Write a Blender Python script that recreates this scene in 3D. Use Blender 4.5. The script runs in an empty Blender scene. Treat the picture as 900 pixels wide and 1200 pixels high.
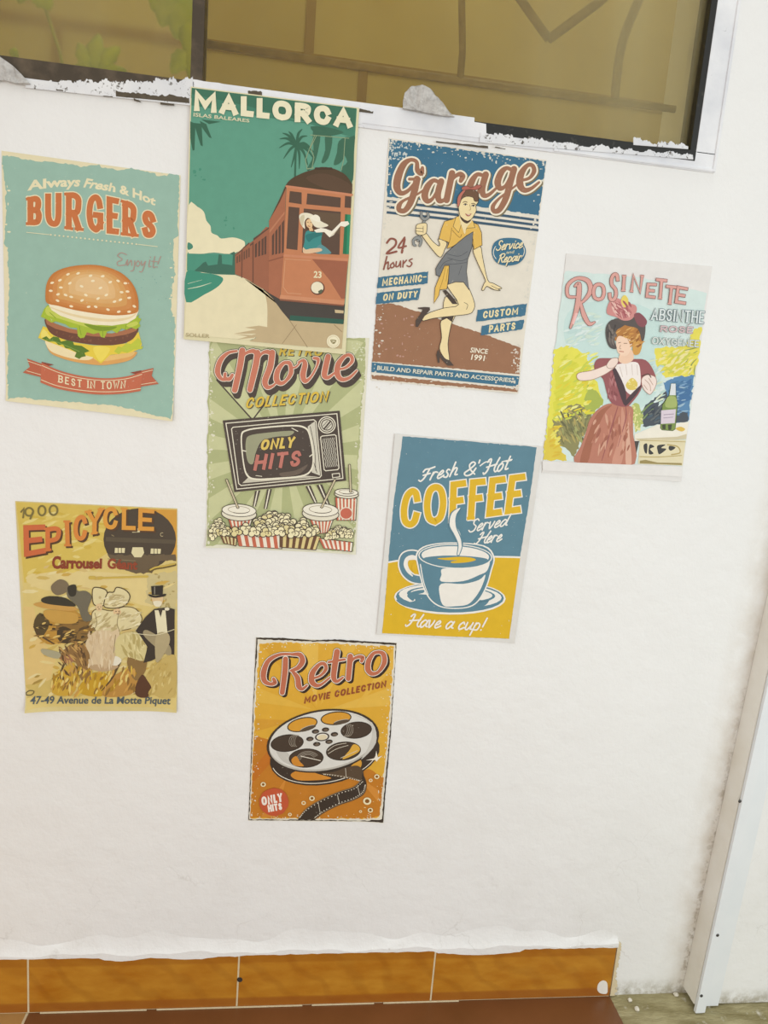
import bpy, bmesh, math, random
from mathutils import Vector, Matrix

# ------------------------------------------------------------------ camera, sky, lights, exposure
SC = bpy.context.scene
COL = SC.collection
random.seed(7)
FPX = 780.0
CAM = Vector((0.0, -0.925, 0.957))
RIGHT = Vector((0.99100664, -0.10810089, 0.07886716))
DOWN = Vector((0.05969147, -0.17036689, -0.98357107))
FWD = Vector((0.11976126, 0.97943316, -0.16238202))
cd = bpy.data.cameras.new('camera')
cam = bpy.data.objects.new('camera', cd)
COL.objects.link(cam)
cd.sensor_fit = 'VERTICAL'
cd.sensor_height = 36.0
cd.lens = FPX / 1200.0 * 36.0
cd.clip_start = 0.02
M3 = Matrix((RIGHT, -DOWN, -FWD)).transposed()
cam.matrix_world = Matrix.Translation(CAM) @ M3.to_4x4()
SC.camera = cam

world = bpy.data.worlds.new('room_light')
SC.world = world
world.use_nodes = True
bgn = world.node_tree.nodes['Background']
bgn.inputs[0].default_value = (1.0, 0.985, 0.955, 1)
bgn.inputs[1].default_value = 0.78


def area(name, loc, target, size, power, color, sy=None):
    ld = bpy.data.lights.new(name, 'AREA')
    ld.size = size
    if sy:
        ld.shape = 'RECTANGLE'
        ld.size_y = sy
    ld.energy = power
    ld.color = color
    o = bpy.data.objects.new(name, ld)
    COL.objects.link(o)
    o.location = loc
    o.rotation_euler = (Vector(target) - Vector(loc)).to_track_quat('-Z', 'Y').to_euler()
    return o


area('front_fill_light', (-0.3, -1.9, 0.85), (0.05, 0.0, 0.45), 0.7, 13, (1.0, 0.94, 0.87))  # added low fill lamp behind the camera, evens out the wall
area('outside_fill_light', (.35, .36, 2.75), (.35, .52, 1.5), .45, 20, (.97, 1.0, .92), 1.6)  # lamp added above the outer wall to brighten the view through the glass
area('cool_right_fill', (1.4, -1.8, 0.9), (0.5, 0.0, 0.6), 1.0, 16, (0.80, 0.93, 1.0))  # added cool light from the right, its source unseen

SC.view_settings.view_transform = 'Standard'
SC.view_settings.look = 'None'
SC.view_settings.exposure = -0.26
SC.view_settings.gamma = 1.0
SC.view_settings.use_curve_mapping = False
SC.cycles.use_denoising = True
SC.cycles.max_bounces = 8


# ------------------------------------------------------------------ helpers
def at(px, py, Y=0.0):
    """the point of the vertical plane y = Y seen at photo position (px, py)"""
    d = RIGHT * (px - 450) + DOWN * (py - 600) + FWD * FPX
    return CAM + d * ((Y - CAM.y) / d.y)


def on_floor(px, py, Z=0.0):
    d = RIGHT * (px - 450) + DOWN * (py - 600) + FWD * FPX
    return CAM + d * ((Z - CAM.z) / d.z)


def lin(h):
    h = h.lstrip('#')
    v = [int(h[i:i + 2], 16) / 255 for i in (0, 2, 4)]
    return tuple(c / 12.92 if c <= .04045 else ((c + .055) / 1.055) ** 2.4 for c in v) + (1,)


def new_mat(name):
    m = bpy.data.materials.new(name)
    m.use_nodes = True
    nt = m.node_tree
    return m, nt.nodes, nt.links, nt.nodes['Principled BSDF']


def noise(N, L, vec, scale, detail=3, rough=.55):
    n = N.new('ShaderNodeTexNoise')
    n.inputs['Scale'].default_value = scale
    n.inputs['Detail'].default_value = detail
    n.inputs['Roughness'].default_value = rough
    L.new(vec, n.inputs['Vector'])
    return n.outputs['Fac']


def ramp(N, L, fac, a, b, ca=(0, 0, 0, 1), cb=(1, 1, 1, 1)):
    r = N.new('ShaderNodeValToRGB')
    r.color_ramp.elements[0].position = a
    r.color_ramp.elements[1].position = b
    r.color_ramp.elements[0].color = ca
    r.color_ramp.elements[1].color = cb
    L.new(fac, r.inputs[0])
    return r.outputs[0]


def mixc(N, L, fac, a, b, mode='MIX'):
    m = N.new('ShaderNodeMixRGB')
    m.blend_type = mode
    for s, v in ((0, fac), (1, a), (2, b)):
        if isinstance(v, (int, float)):
            m.inputs[s].default_value = v
        elif isinstance(v, tuple):
            m.inputs[s].default_value = v
        else:
            L.new(v, m.inputs[s])
    return m.outputs[0]


def math_n(N, L, op, a, b=None, c=None):
    m = N.new('ShaderNodeMath')
    m.operation = op
    for i, v in enumerate((a, b, c)):
        if v is None:
            continue
        if isinstance(v, (int, float)):
            m.inputs[i].default_value = v
        else:
            L.new(v, m.inputs[i])
    return m.outputs[0]


def bump(N, L, B, h, strength=.3, dist=.002):
    b = N.new('ShaderNodeBump')
    b.inputs['Strength'].default_value = strength
    b.inputs['Distance'].default_value = dist
    L.new(h, b.inputs['Height'])
    L.new(b.outputs[0], B.inputs['Normal'])


def objvec(N):
    return N.new('ShaderNodeTexCoord').outputs['Object']


INKS = {}


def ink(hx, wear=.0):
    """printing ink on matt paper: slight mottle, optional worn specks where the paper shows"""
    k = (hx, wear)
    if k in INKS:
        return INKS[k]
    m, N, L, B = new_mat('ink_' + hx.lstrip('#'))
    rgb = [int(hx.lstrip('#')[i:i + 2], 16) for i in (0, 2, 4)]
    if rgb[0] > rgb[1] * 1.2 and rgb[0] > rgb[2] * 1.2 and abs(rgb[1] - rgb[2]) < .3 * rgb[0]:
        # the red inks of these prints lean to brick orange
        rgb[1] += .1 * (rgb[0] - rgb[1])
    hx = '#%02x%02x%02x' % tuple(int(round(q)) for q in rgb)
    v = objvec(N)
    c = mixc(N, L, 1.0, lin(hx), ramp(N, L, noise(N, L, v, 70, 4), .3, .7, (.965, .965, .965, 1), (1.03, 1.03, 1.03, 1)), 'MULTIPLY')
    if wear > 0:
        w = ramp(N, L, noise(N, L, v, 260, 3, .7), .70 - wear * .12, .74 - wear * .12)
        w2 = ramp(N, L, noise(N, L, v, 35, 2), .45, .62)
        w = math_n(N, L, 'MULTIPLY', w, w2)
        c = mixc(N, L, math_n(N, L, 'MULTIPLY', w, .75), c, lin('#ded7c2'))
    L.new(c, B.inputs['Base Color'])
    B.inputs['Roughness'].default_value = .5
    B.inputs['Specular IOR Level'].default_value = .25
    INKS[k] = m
    return m


def tag(o, label=None, cat=None, group=None, kind=None):
    if label: o['label'] = label
    if cat: o['category'] = cat
    if group: o['group'] = group
    if kind: o['kind'] = kind
    return o


def link_bm(name, bm, mats, parent=None, smooth=False):
    me = bpy.data.meshes.new(name)
    bm.to_mesh(me)
    bm.free()
    for m in (mats if isinstance(mats, (list, tuple)) else [mats]):
        me.materials.append(m)
    if smooth:
        for p in me.polygons:
            p.use_smooth = True
    o = bpy.data.objects.new(name, me)
    COL.objects.link(o)
    if parent:
        o.parent = parent
    return o


def add_box(bm, x0, x1, y0, y1, z0, z1, bev=0, mi=0):
    vs = [bm.verts.new((x, y, z)) for x in (x0, x1) for y in (y0, y1) for z in (z0, z1)]
    fs = [bm.faces.new([vs[i] for i in f]) for f in
          ((0, 1, 3, 2), (4, 6, 7, 5), (0, 4, 5, 1), (2, 3, 7, 6), (0, 2, 6, 4), (1, 5, 7, 3))]
    for f in fs:
        f.material_index = mi
    bmesh.ops.recalc_face_normals(bm, faces=fs)
    if bev:
        es = list({e for f in fs for e in f.edges})
        r = bmesh.ops.bevel(bm, geom=es, offset=bev, segments=3, profile=.6, affect='EDGES')
        for f in r['faces']:
            f.material_index = mi


def add_prism(bm, pts, depth, mi=0):
    """closed outline of 3D points extruded along the vector depth"""
    a = [bm.verts.new(p) for p in pts]
    b = [bm.verts.new(Vector(p) + Vector(depth)) for p in pts]
    n = len(a)
    fs = [bm.faces.new(a), bm.faces.new(b[::-1])]
    for i in range(n):
        fs.append(bm.faces.new((a[i], b[i], b[(i + 1) % n], a[(i + 1) % n])))
    for f in fs:
        f.material_index = mi
    bmesh.ops.recalc_face_normals(bm, faces=fs)


def add_bar(bm, pts, r, n=8, flat=None):
    """tube through 3D points"""
    pts = [Vector(p) for p in pts]
    rings = []
    for i, p in enumerate(pts):
        t = (pts[min(i + 1, len(pts) - 1)] - pts[max(i - 1, 0)]).normalized()
        s = t.cross(Vector((0, 1, 0)))
        if s.length < 1e-4:
            s = t.cross(Vector((1, 0, 0)))
        s.normalize()
        u = s.cross(t)
        rr = r[i] if isinstance(r, (list, tuple)) else r
        rings.append([bm.verts.new(p + (s * math.cos(a) + u * math.sin(a) * (flat or 1)) * rr)
                      for a in [2 * math.pi * k / n for k in range(n)]])
    for i in range(len(rings) - 1):
        for k in range(n):
            bm.faces.new((rings[i][k], rings[i][(k + 1) % n], rings[i + 1][(k + 1) % n], rings[i + 1][k]))
    bm.faces.new(rings[0][::-1])
    bm.faces.new(rings[-1])
    bmesh.ops.recalc_face_normals(bm, faces=bm.faces[:])


def catmull(p, closed=False, sub=6):
    n = len(p)
    if n < 3:
        return [tuple(q) for q in p]
    out = []
    for i in range(n if closed else n - 1):
        g = (lambda j: p[j % n]) if closed else (lambda j: p[max(0, min(n - 1, j))])
        p0, p1, p2, p3 = g(i - 1), g(i), g(i + 1), g(i + 2)
        for k in range(sub):
            t = k / sub
            out.append(tuple(.5 * (2 * b + (c - a) * t + (2 * a - 5 * b + 4 * c - d) * t * t + (3 * b - a - 3 * c + d) * t ** 3)
                             for a, b, c, d in zip(p0, p1, p2, p3)))
    if not closed:
        out.append(tuple(p[-1]))
    return out


# ------------------------------------------------------------------ the room
def build_room():
    # plaster wall, painted white, uneven
    m, N, L, B = new_mat('white_plaster')
    v = objvec(N)
    sep = N.new('ShaderNodeSeparateXYZ')
    L.new(v, sep.inputs[0])
    X, Z = sep.outputs[0], sep.outputs[2]
    c = mixc(N, L, ramp(N, L, noise(N, L, v, 3.0, 5), .35, .7), (.84, .834, .815, 1), (.81, .803, .782, 1))
    # dusty smears low on the wall
    low = math_n(N, L, 'MULTIPLY', ramp(N, L, Z, .10, .42, (1, 1, 1, 1), (0, 0, 0, 1)), ramp(N, L, noise(N, L, v, 9, 6, .65), .5, .72))
    c = mixc(N, L, math_n(N, L, 'MULTIPLY', low, .16), c, (.50, .46, .39, 1))
    # grime along the corner trim
    lean = math_n(N, L, 'MULTIPLY_ADD', Z, -.038, X)
    edge = math_n(N, L, 'MULTIPLY', math_n(N, L, 'MULTIPLY', ramp(N, L, lean, .640, .693), ramp(N, L, lean, .70, .72, (1, 1, 1, 1), (0, 0, 0, 1))), ramp(N, L, noise(N, L, v, 22, 5, .6), .32, .66))
    c = mixc(N, L, math_n(N, L, 'MULTIPLY', edge, .5), c, (.48, .38, .25, 1))
    # a few dark pits
    pit = ramp(N, L, noise(N, L, v, 55, 2), .76, .80)
    c = mixc(N, L, math_n(N, L, 'MULTIPLY', math_n(N, L, 'MULTIPLY', pit, ramp(N, L, Z, .1, .35, (1, 1, 1, 1), (0, 0, 0, 1))), .4), c, (.45, .42, .37, 1))
    # damp dirt along the foot of the wall, brown seepage beside the trim, hairline cracks
    foot = math_n(N, L, 'MULTIPLY', ramp(N, L, Z, .004, .030, (1, 1, 1, 1), (0, 0, 0, 1)), ramp(N, L, noise(N, L, v, 40, 5, .7), .38, .60))
    c = mixc(N, L, math_n(N, L, 'MULTIPLY', foot, .75), c, lin('#8f8466'))
    seam = math_n(N, L, 'MULTIPLY', math_n(N, L, 'MULTIPLY', ramp(N, L, lean, .680, .692), ramp(N, L, lean, .70, .71, (1, 1, 1, 1), (0, 0, 0, 1))), ramp(N, L, noise(N, L, v, 60, 5, .7), .48, .60))
    c = mixc(N, L, math_n(N, L, 'MULTIPLY', math_n(N, L, 'MULTIPLY', seam, ramp(N, L, Z, .15, .75, (1, 1, 1, 1), (0, 0, 0, 1))), .7), c, lin('#7d6a4a'))
    vor = N.new('ShaderNodeTexVoronoi')
    vor.feature = 'DISTANCE_TO_EDGE'
    vor.inputs['Scale'].default_value = 5.5
    wob = N.new('ShaderNodeVectorMath')
    wob.operation = 'ADD'
    nz = N.new('ShaderNodeTexNoise')
    nz.inputs['Scale'].default_value = 9
    nz.inputs['Detail'].default_value = 5
    L.new(v, nz.inputs['Vector'])
    L.new(v, wob.inputs[0])
    sc_ = N.new('ShaderNodeVectorMath')
    sc_.operation = 'SCALE'
    sc_.inputs['Scale'].default_value = .16
    L.new(nz.outputs['Color'], sc_.inputs[0])
    L.new(sc_.outputs[0], wob.inputs[1])
    L.new(wob.outputs[0], vor.inputs['Vector'])
    crack = ramp(N, L, vor.outputs['Distance'], .0, .006, (1, 1, 1, 1), (0, 0, 0, 1))
    crack = math_n(N, L, 'MULTIPLY', crack, math_n(N, L, 'MULTIPLY', ramp(N, L, Z, .12, .42, (1, 1, 1, 1), (0, 0, 0, 1)), ramp(N, L, noise(N, L, v, 6, 3), .48, .62)))
    c = mixc(N, L, math_n(N, L, 'MULTIPLY', crack, .30), c, lin('#9d9688'))
    smudge = math_n(N, L, 'MULTIPLY', ramp(N, L, noise(N, L, v, 17, 6, .7), .62, .72), ramp(N, L, Z, .08, .35, (1, 1, 1, 1), (0, 0, 0, 1)))
    c = mixc(N, L, math_n(N, L, 'MULTIPLY', smudge, .35), c, lin('#a8a294'))
    L.new(c, B.inputs['Base Color'])
    B.inputs['Roughness'].default_value = .6
    h = math_n(N, L, 'ADD', noise(N, L, v, 7, 6, .6), math_n(N, L, 'MULTIPLY', noise(N, L, v, 45, 4), .12))
    bump(N, L, B, h, .75, .007)
    plaster = m

    # back wall with the window opening
    bm = bmesh.new()
    wx0, wx1, wz0, wz1 = -1.0, .512, 1.304, 1.86      # window hole
    T = .14
    add_box(bm, -1.5, wx1, 0, T, -.02, wz0)
    add_box(bm, wx1, 1.6, 0, T, -.02, 2.35)
    add_box(bm, -1.5, wx0, 0, T, wz0, 2.35)
    add_box(bm, wx0, wx1, 0, T, wz1, 2.35)
    tag(link_bm('wall_back', bm, plaster), kind='structure')

    # thicker wall face right of the trim
    bm = bmesh.new()
    pts = [(.742, 0, 0), (1.6, 0, 0), (1.6, 0, 2.35), (.742 + .038 * 2.35, 0, 2.35)]
    add_prism(bm, [(x, -.0005, z) for x, _, z in pts], (0, -.0235, 0))
    tag(link_bm('wall_right', bm, plaster), kind='structure')

    # window: frame with flaking paint, rubber gasket, panes
    def paint(name, base, under, amt, sc=60):
        m, N, L, B = new_mat(name)
        v = objvec(N)
        f = ramp(N, L, noise(N, L, v, sc, 6, .7), amt - .02, amt + .04)
        g = ramp(N, L, noise(N, L, v, 14, 5), .35, .75)
        cc = mixc(N, L, math_n(N, L, 'MULTIPLY', g, .6), base, (.52, .54, .60, 1))
        L.new(mixc(N, L, f, cc, under), B.inputs['Base Color'])
        B.inputs['Roughness'].default_value = .5
        bump(N, L, B, noise(N, L, v, 90, 5), .4, .002)
        return m
    white_f = paint('flaking_white_paint', (.84, .84, .85, 1), (.36, .36, .38, 1), .70, 70)
    m, N, L, B = new_mat('black_rubber')
    v = objvec(N)
    L.new(mixc(N, L, ramp(N, L, noise(N, L, v, 120, 5), .6, .75), (.012, .012, .010, 1), (.05, .048, .04, 1)), B.inputs['Base Color'])
    B.inputs['Roughness'].default_value = .45
    rubber = m
    m, N, L, B = new_mat('dark_anodised_sash')
    v = objvec(N)
    L.new(mixc(N, L, ramp(N, L, noise(N, L, v, 40, 5), .45, .7), (.055, .038, .020, 1), (.12, .085, .05, 1)), B.inputs['Base Color'])
    B.inputs['Roughness'].default_value = .5
    sash = m

    bm = bmesh.new()
    gz = 1.326           # top of bottom frame member
    add_box(bm, -1.0, .53, -.0025, .06, 1.301, gz, .001)
    add_box(bm, .499, .531, -.0025, .06, gz - .003, 1.88, .001)
    add_box(bm, -1.0, .53, -.0025, .06, 1.84, 1.88, .001)
    add_box(bm, .526, .530, -.0045, -.002, 1.302, 1.88, .001)     # raised outer lip
    add_box(bm, .30, .530, -.0042, -.002, 1.302, 1.3055, .001)
    add_box(bm, -.170, .19, -.0025, .03, gz - .002, gz + .0045, .0008)
    thin_f = paint('thin_flaked_paint', (.80, .80, .80, 1), (.07, .055, .035, 1), .60, 170)
    win = link_bm('window_1', bm, white_f)
    tag(win, kind='structure')
    bm = bmesh.new()
    add_box(bm, .19, .499, -.0032, .03, 1.3128, gz, .001)
    add_box(bm, .4905, .4995, -.002, .03, gz - .001, 1.845, .001)
    link_bm('gasket', bm, rubber, win)
    bm = bmesh.new()
    add_box(bm, -.172, -.157, .004, .03, gz + .001, 1.845, .001)
    add_box(bm, -1.0, -.165, -.0032, .03, 1.3075, gz + .003, .001)
    link_bm('sash_bar', bm, sash, win)

    def pane(name, x0, x1, tint, rough, y, dirt_glare):
        m, N, L, B = new_mat(name)
        out = N['Material Output']
        N.remove(B)
        v = objvec(N)
        tr = N.new('ShaderNodeBsdfRefraction')
        tr.inputs['IOR'].default_value = 1.02 if rough < .1 else 1.25
        tr.inputs['Roughness'].default_value = rough
        tr.inputs['Color'].default_value = tint
        gl = N.new('ShaderNodeBsdfGlossy')
        gl.inputs['Roughness'].default_value = .06
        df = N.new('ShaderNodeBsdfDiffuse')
        df.inputs['Color'].default_value = (.56, .50, .29, 1)  # diffuse film carries painted streaks of reflected light as well as dirt
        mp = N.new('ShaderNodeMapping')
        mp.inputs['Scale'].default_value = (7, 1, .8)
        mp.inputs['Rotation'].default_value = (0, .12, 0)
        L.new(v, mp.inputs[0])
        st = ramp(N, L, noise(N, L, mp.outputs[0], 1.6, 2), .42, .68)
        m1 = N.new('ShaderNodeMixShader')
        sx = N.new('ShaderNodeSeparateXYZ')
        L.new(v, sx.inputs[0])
        film = ramp(N, L, sx.outputs[0], .08, .40, (.12, .12, .12, 1), (1, 1, 1, 1)) if rough < .1 else .9  # painted streak light grows towards the right of the clear pane
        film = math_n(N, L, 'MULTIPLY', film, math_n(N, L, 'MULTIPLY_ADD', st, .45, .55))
        L.new(math_n(N, L, 'MULTIPLY', film, dirt_glare), m1.inputs[0])
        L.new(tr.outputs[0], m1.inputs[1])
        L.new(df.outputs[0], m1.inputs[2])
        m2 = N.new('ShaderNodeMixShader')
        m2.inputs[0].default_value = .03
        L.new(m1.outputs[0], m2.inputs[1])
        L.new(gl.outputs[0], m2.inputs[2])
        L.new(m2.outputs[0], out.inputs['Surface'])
        bm = bmesh.new()
        add_box(bm, x0, x1, y, y + .004, 1.326, 1.845)
        return link_bm('glass_pane', bm, m, win)
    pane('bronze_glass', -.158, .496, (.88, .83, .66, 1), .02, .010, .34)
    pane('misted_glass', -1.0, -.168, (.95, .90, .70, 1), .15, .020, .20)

    # building wall outside: big rendered blocks with darker joints
    m, N, L, B = new_mat('ochre_block_wall')
    v = objvec(N)
    c = mixc(N, L, ramp(N, L, noise(N, L, v, 5, 5), .3, .7), lin('#c2b27a'), lin('#b5a268'))
    L.new(c, B.inputs['Base Color'])
    B.inputs['Roughness'].default_value = .9
    bm = bmesh.new()
    add_box(bm, -2.2, 2.2, .622, .72, .4, 3.2, 0, 0)
    XU = at(363, 40, .62).x
    for z in (1.343, 1.653, 1.963):
        add_box(bm, -2.2, 2.2, .6195, .6215, z - .010, z + .010, 0, 1)
    for x, z in ((-.5498, 1.343), (.07, 1.343), (-.67, 1.653), (XU, 1.653)):
        add_box(bm, x - .010, x + .010, .6196, .6214, z + .0102, z + .2998, 0, 1)
    mj, N, L, B = new_mat('brown_block_joint')
    v = objvec(N)
    L.new(mixc(N, L, noise(N, L, v, 30, 4), lin('#a08650'), lin('#94794a')), B.inputs['Base Color'])
    B.inputs['Roughness'].default_value = .9
    tag(link_bm('wall_outside', bm, [m, mj]), kind='structure')

    # wrought iron grille behind the right pane
    m, N, L, B = new_mat('brown_grille_paint')
    v = objvec(N)
    L.new(mixc(N, L, ramp(N, L, noise(N, L, v, 60, 4), .4, .7), (.27, .19, .08, 1), (.33, .24, .11, 1)), B.inputs['Base Color'])
    B.inputs['Roughness'].default_value = .6
    GY = .10
    g = bpy.data.objects.new('window_grille', None)
    COL.objects.link(g)
    g.location = at(520, 92, GY)
    tag(g, 'brown metal grille of bars and scrolls outside the right window pane', 'window grille')

    def gbar(name, px, r, flat=.6, smooth=False):
        pts = [at(x, y, GY) - g.location for x, y in (catmull(px) if smooth else px)]
        bm = bmesh.new()
        add_bar(bm, pts, r, 8, flat)
        link_bm(name, bm, m, g, True)
    gbar('rail', [(228, 49.5), (450, 82), (640, 109), (806, 130)], .0052)
    gbar('bar', [(540, -160), (541, 0), (542, 60), (539, 96)], .005)
    gbar('scroll', [(820, -110), (765, -30), (740, 20), (727, 60), (720, 116)], .0068, smooth=True)
    gbar('lattice_bar', [(560, -90), (600, -15), (621, 15), (643, 46)], .0066)
    gbar('lattice_bar', [(643, 46), (700, 4), (760, -50)], .0066)
    gbar('rail', [(228, -170), (806, -140)], .0052)

    # plant outside the left pane
    m, N, L, B = new_mat('leaf_green')
    v = objvec(N)
    L.new(mixc(N, L, ramp(N, L, noise(N, L, v, 30, 3), .3, .7), (.30, .40, .03, 1), (.46, .52, .07, 1)), B.inputs['Base Color'])
    B.inputs['Roughness'].default_value = .6
    B.inputs['Subsurface Weight'].default_value = 0
    ms, N, L, B = new_mat('stem_green')
    v = objvec(N)
    L.new(mixc(N, L, noise(N, L, v, 40), (.30, .32, .06, 1), (.40, .40, .10, 1)), B.inputs['Base Color'])
    p = bpy.data.objects.new('leafy_plant', None)
    COL.objects.link(p)
    LY = .10
    p.location = at(115, 130, LY)
    tag(p, 'green broad-leaved plant blurred behind the left window pane', 'plant')

    def leaf(tip, base, w, bend=.01):
        a, b = at(*base, LY) - p.location, at(*tip, LY) - p.location
        ax = b - a
        sd = Vector((-ax.z, 0, ax.x)).normalized() * w
        bm = bmesh.new()
        top = []
        for k in range(9):
            t = k / 8
            wd = math.sin(math.pi * min(1, t * .92 + .06)) ** .8 * (1 if k % 2 else .82)
            c0 = a + ax * t + Vector((0, -bend * math.sin(t * 3), 0))
            top.append([bm.verts.new(c0 + sd * wd + Vector((0, .004, 0))), bm.verts.new(c0), bm.verts.new(c0 - sd * wd + Vector((0, .004, 0)))])
        for k in range(8):
            for j in (0, 1):
                bm.faces.new((top[k][j], top[k][j + 1], top[k + 1][j + 1], top[k + 1][j]))
        r = bmesh.ops.extrude_face_region(bm, geom=bm.faces[:])
        bmesh.ops.translate(bm, verts=[q for q in r['geom'] if isinstance(q, bmesh.types.BMVert)], vec=(0, .0015, 0))
        bmesh.ops.recalc_face_normals(bm, faces=bm.faces[:])
        link_bm('leaf', bm, m, p, True)
    for tip, base, w in [((116, 40), (110, 88), .013), ((92, 50), (108, 88), .011), ((140, 55), (114, 86), .012), ((85, 78), (108, 90), .010),
                         ((148, 82), (112, 90), .010), ((18, 56), (19, 72), .006), ((38, -10), (60, 8), .014), ((20, 2), (45, -20), .012),
                         ((188, 30), (212, -20), .022), ((178, 12), (206, -30), .02), ((205, 45), (222, -5), .02), ((222, 70), (224, 10), .016),
                         ((200, 85), (226, 60), .014), ((192, -6), (226, -40), .022), ((226, 95), (226, 50), .014)]:
        leaf(tip, base, w)
    for px in ([(110, 86), (114, 120), (116, 150)], [(222, -20), (226, 60), (220, 150)], [(19, 70), (24, 110), (30, 150)], [(50, 0), (70, 60), (90, 150)]):
        bm = bmesh.new()
        add_bar(bm, [at(x, y, LY + .006) - p.location for x, y in px], .0022, 6)
        link_bm('stem', bm, ms, p, True)

    # crumpled scraps of masking tape on the frame
    mt, N, L, B = new_mat('crumpled_grey_tape')
    v = objvec(N)
    L.new(mixc(N, L, ramp(N, L, noise(N, L, v, 140, 5, .7), .4, .7), (.62, .60, .57, 1), (.40, .38, .36, 1)), B.inputs['Base Color'])
    B.inputs['Roughness'].default_value = .7
    bump(N, L, B, noise(N, L, v, 160, 5, .7), .8, .004)

    def scrap(outline, label):
        c = Vector()
        pw = [at(x, y, -.006) for x, y in outline]
        for q in pw:
            c += q / len(pw)
        bm = bmesh.new()
        add_prism(bm, [q - c for q in pw], (0, -.003, 0))
        bmesh.ops.triangulate(bm, faces=bm.faces[:])
        bmesh.ops.subdivide_edges(bm, edges=bm.edges[:], cuts=2, use_grid_fill=True)
        rr = random.Random(3)
        for q in bm.verts:
            q.co.y += rr.uniform(-.002, .0012)
        o = link_bm('tape_scrap', bm, mt)
        o.location = c
        tag(o, label, 'tape scrap', 'crumpled tape scraps on the window')
    scrap([(472, 119), (474, 110), (482, 102), (494, 101), (504, 105), (510, 113), (518, 121), (526, 132), (532, 138), (512, 136), (490, 131), (472, 128)],
          'crumpled grey tape scrap on the window edge above the garage poster')
    scrap([(-6, 62), (4, 70), (16, 78), (26, 88), (36, 99), (20, 99), (6, 95), (-6, 96)],
          'crumpled grey tape scrap at the left end of the window frame')

    # ragged white paint smeared over the black gasket (flat smears with own thickness)
    def smear(name, pts, parent, Y, d, mat):
        bm = bmesh.new()
        add_prism(bm, [at(x, y, Y) for x, y in pts], (0, -d, 0))
        return link_bm(name, bm, mat, parent)

    def ragged(p0, p1, depth0, depth1, n, seed, least=.25):
        """outline: straight lower edge p0-p1, jagged upper edge"""
        rr = random.Random(seed)
        lo, hi = [], []
        cl = [rr.random() for _ in range(n // 5 + 3)]
        for k in range(n + 1):
            t = k / n
            x, y = p0[0] + (p1[0] - p0[0]) * t, p0[1] + (p1[1] - p0[1]) * t
            dd = depth0 + (depth1 - depth0) * t
            u = k / 5
            q = cl[int(u)] * (1 - u % 1) + cl[int(u) + 1] * (u % 1)
            q = .65 * q + .35 * rr.random()
            hi.append((x + rr.uniform(-.6, .6), y - dd * (least + (1.1 - least) * q)))
            lo.append((x, y))
        return hi + lo[::-1]
    smear('paint_smear', ragged((30, 103), (226, 124), 8, 33, 230, 1, .74), win, -.0033, .0006, thin_f)
    smear('paint_smear', ragged((222, 116), (424, 146), 22, 20, 24, 2, .97), win, -.0026, .0006, white_f)
    smear('paint_smear', ragged((422, 144), (570, 163), 20, 18, 20, 4, .96), win, -.0026, .0008, white_f)
    smear('paint_smear', ragged((562, 167), (812, 187), 13, 7, 170, 5, .3), win, -.0033, .0008, thin_f)
    smear('paint_smear', ragged((742, 170), (806, 175), 11, 8, 50, 6, .1), win, -.0034, .0008, thin_f)
    # bare dark gaps where the frame meets the plaster
    mdk, N, L, B = new_mat('bare_dark_gap')
    v = objvec(N)
    L.new(mixc(N, L, noise(N, L, v, 150, 4), (.035, .025, .015, 1), (.12, .09, .05, 1)), B.inputs['Base Color'])
    for i, (p0, p1, h0, h1, n) in enumerate([((136, 113), (222, 121), 7, 9, 40), ((121, 113), (132, 114), 1.5, 1.5, 4), ((157, 118), (165, 120), 3, 2, 4), ((188, 122.5), (204, 124), 3, 2.5, 5),
                                            ((66, 106), (74, 107), 1.5, 1.5, 4), ((291, 110), (307, 112), 5, 5, 10), ((421, 131), (437, 133), 5, 4, 9), ((511, 167), (572, 174), 2, 3, 10), ((580, 173), (592, 175), 3, 2, 5)]):
        smear('bare_patch', ragged(p0, p1, h0, h1, n, 20 + i), win, -.0039, .0003, mdk)

    # corner trim: timber batten with a screwed metal strip
    m, N, L, B = new_mat('aged_white_trim')
    v = objvec(N)
    c = mixc(N, L, ramp(N, L, noise(N, L, v, 12, 5), .35, .75), (.86, .84, .78, 1), (.76, .72, .63, 1))
    L.new(c, B.inputs['Base Color'])
    B.inputs['Roughness'].default_value = .5
    trim_m = m
    m, N, L, B = new_mat('white_metal_strip')
    v = objvec(N)
    L.new(mixc(N, L, ramp(N, L, noise(N, L, v, 10, 5), .3, .7), (.80, .82, .83, 1), (.74, .77, .79, 1)), B.inputs['Base Color'])
    B.inputs['Roughness'].default_value = .35
    strip_m = m
    m, N, L, B = new_mat('dark_screw')
    v = objvec(N)
    L.new(mixc(N, L, noise(N, L, v, 300), (.03, .03, .03, 1), (.12, .11, .10, 1)), B.inputs['Base Color'])
    B.inputs['Roughness'].default_value = .4
    B.inputs['Metallic'].default_value = .6
    screw_m = m
    def leanbox(bm, x0, x1, y0, y1, z0=0.0005, z1=2.3, k=.038):
        p = [(x0 + k * z0, y1, z0), (x1 + k * z0, y1, z0), (x1 + k * z1, y1, z1), (x0 + k * z1, y1, z1)]
        add_prism(bm, p, (0, y0 - y1, 0))
    bm = bmesh.new()
    leanbox(bm, .693, .744, -.024, -.0005, .012)
    leanbox(bm, .6925, .7065, -.0345, -.0245, .012)
    tag(link_bm('trim_1', bm, trim_m), kind='structure')
    bm = bmesh.new()
    leanbox(bm, .694, .707, -.041, -.0355)
    leanbox(bm, .7068, .711, -.0405, -.0245)
    leanbox(bm, .7112, .742, -.0290, -.0245, .001)
    o = tag(link_bm('trim_2', bm, strip_m), kind='structure')
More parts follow.
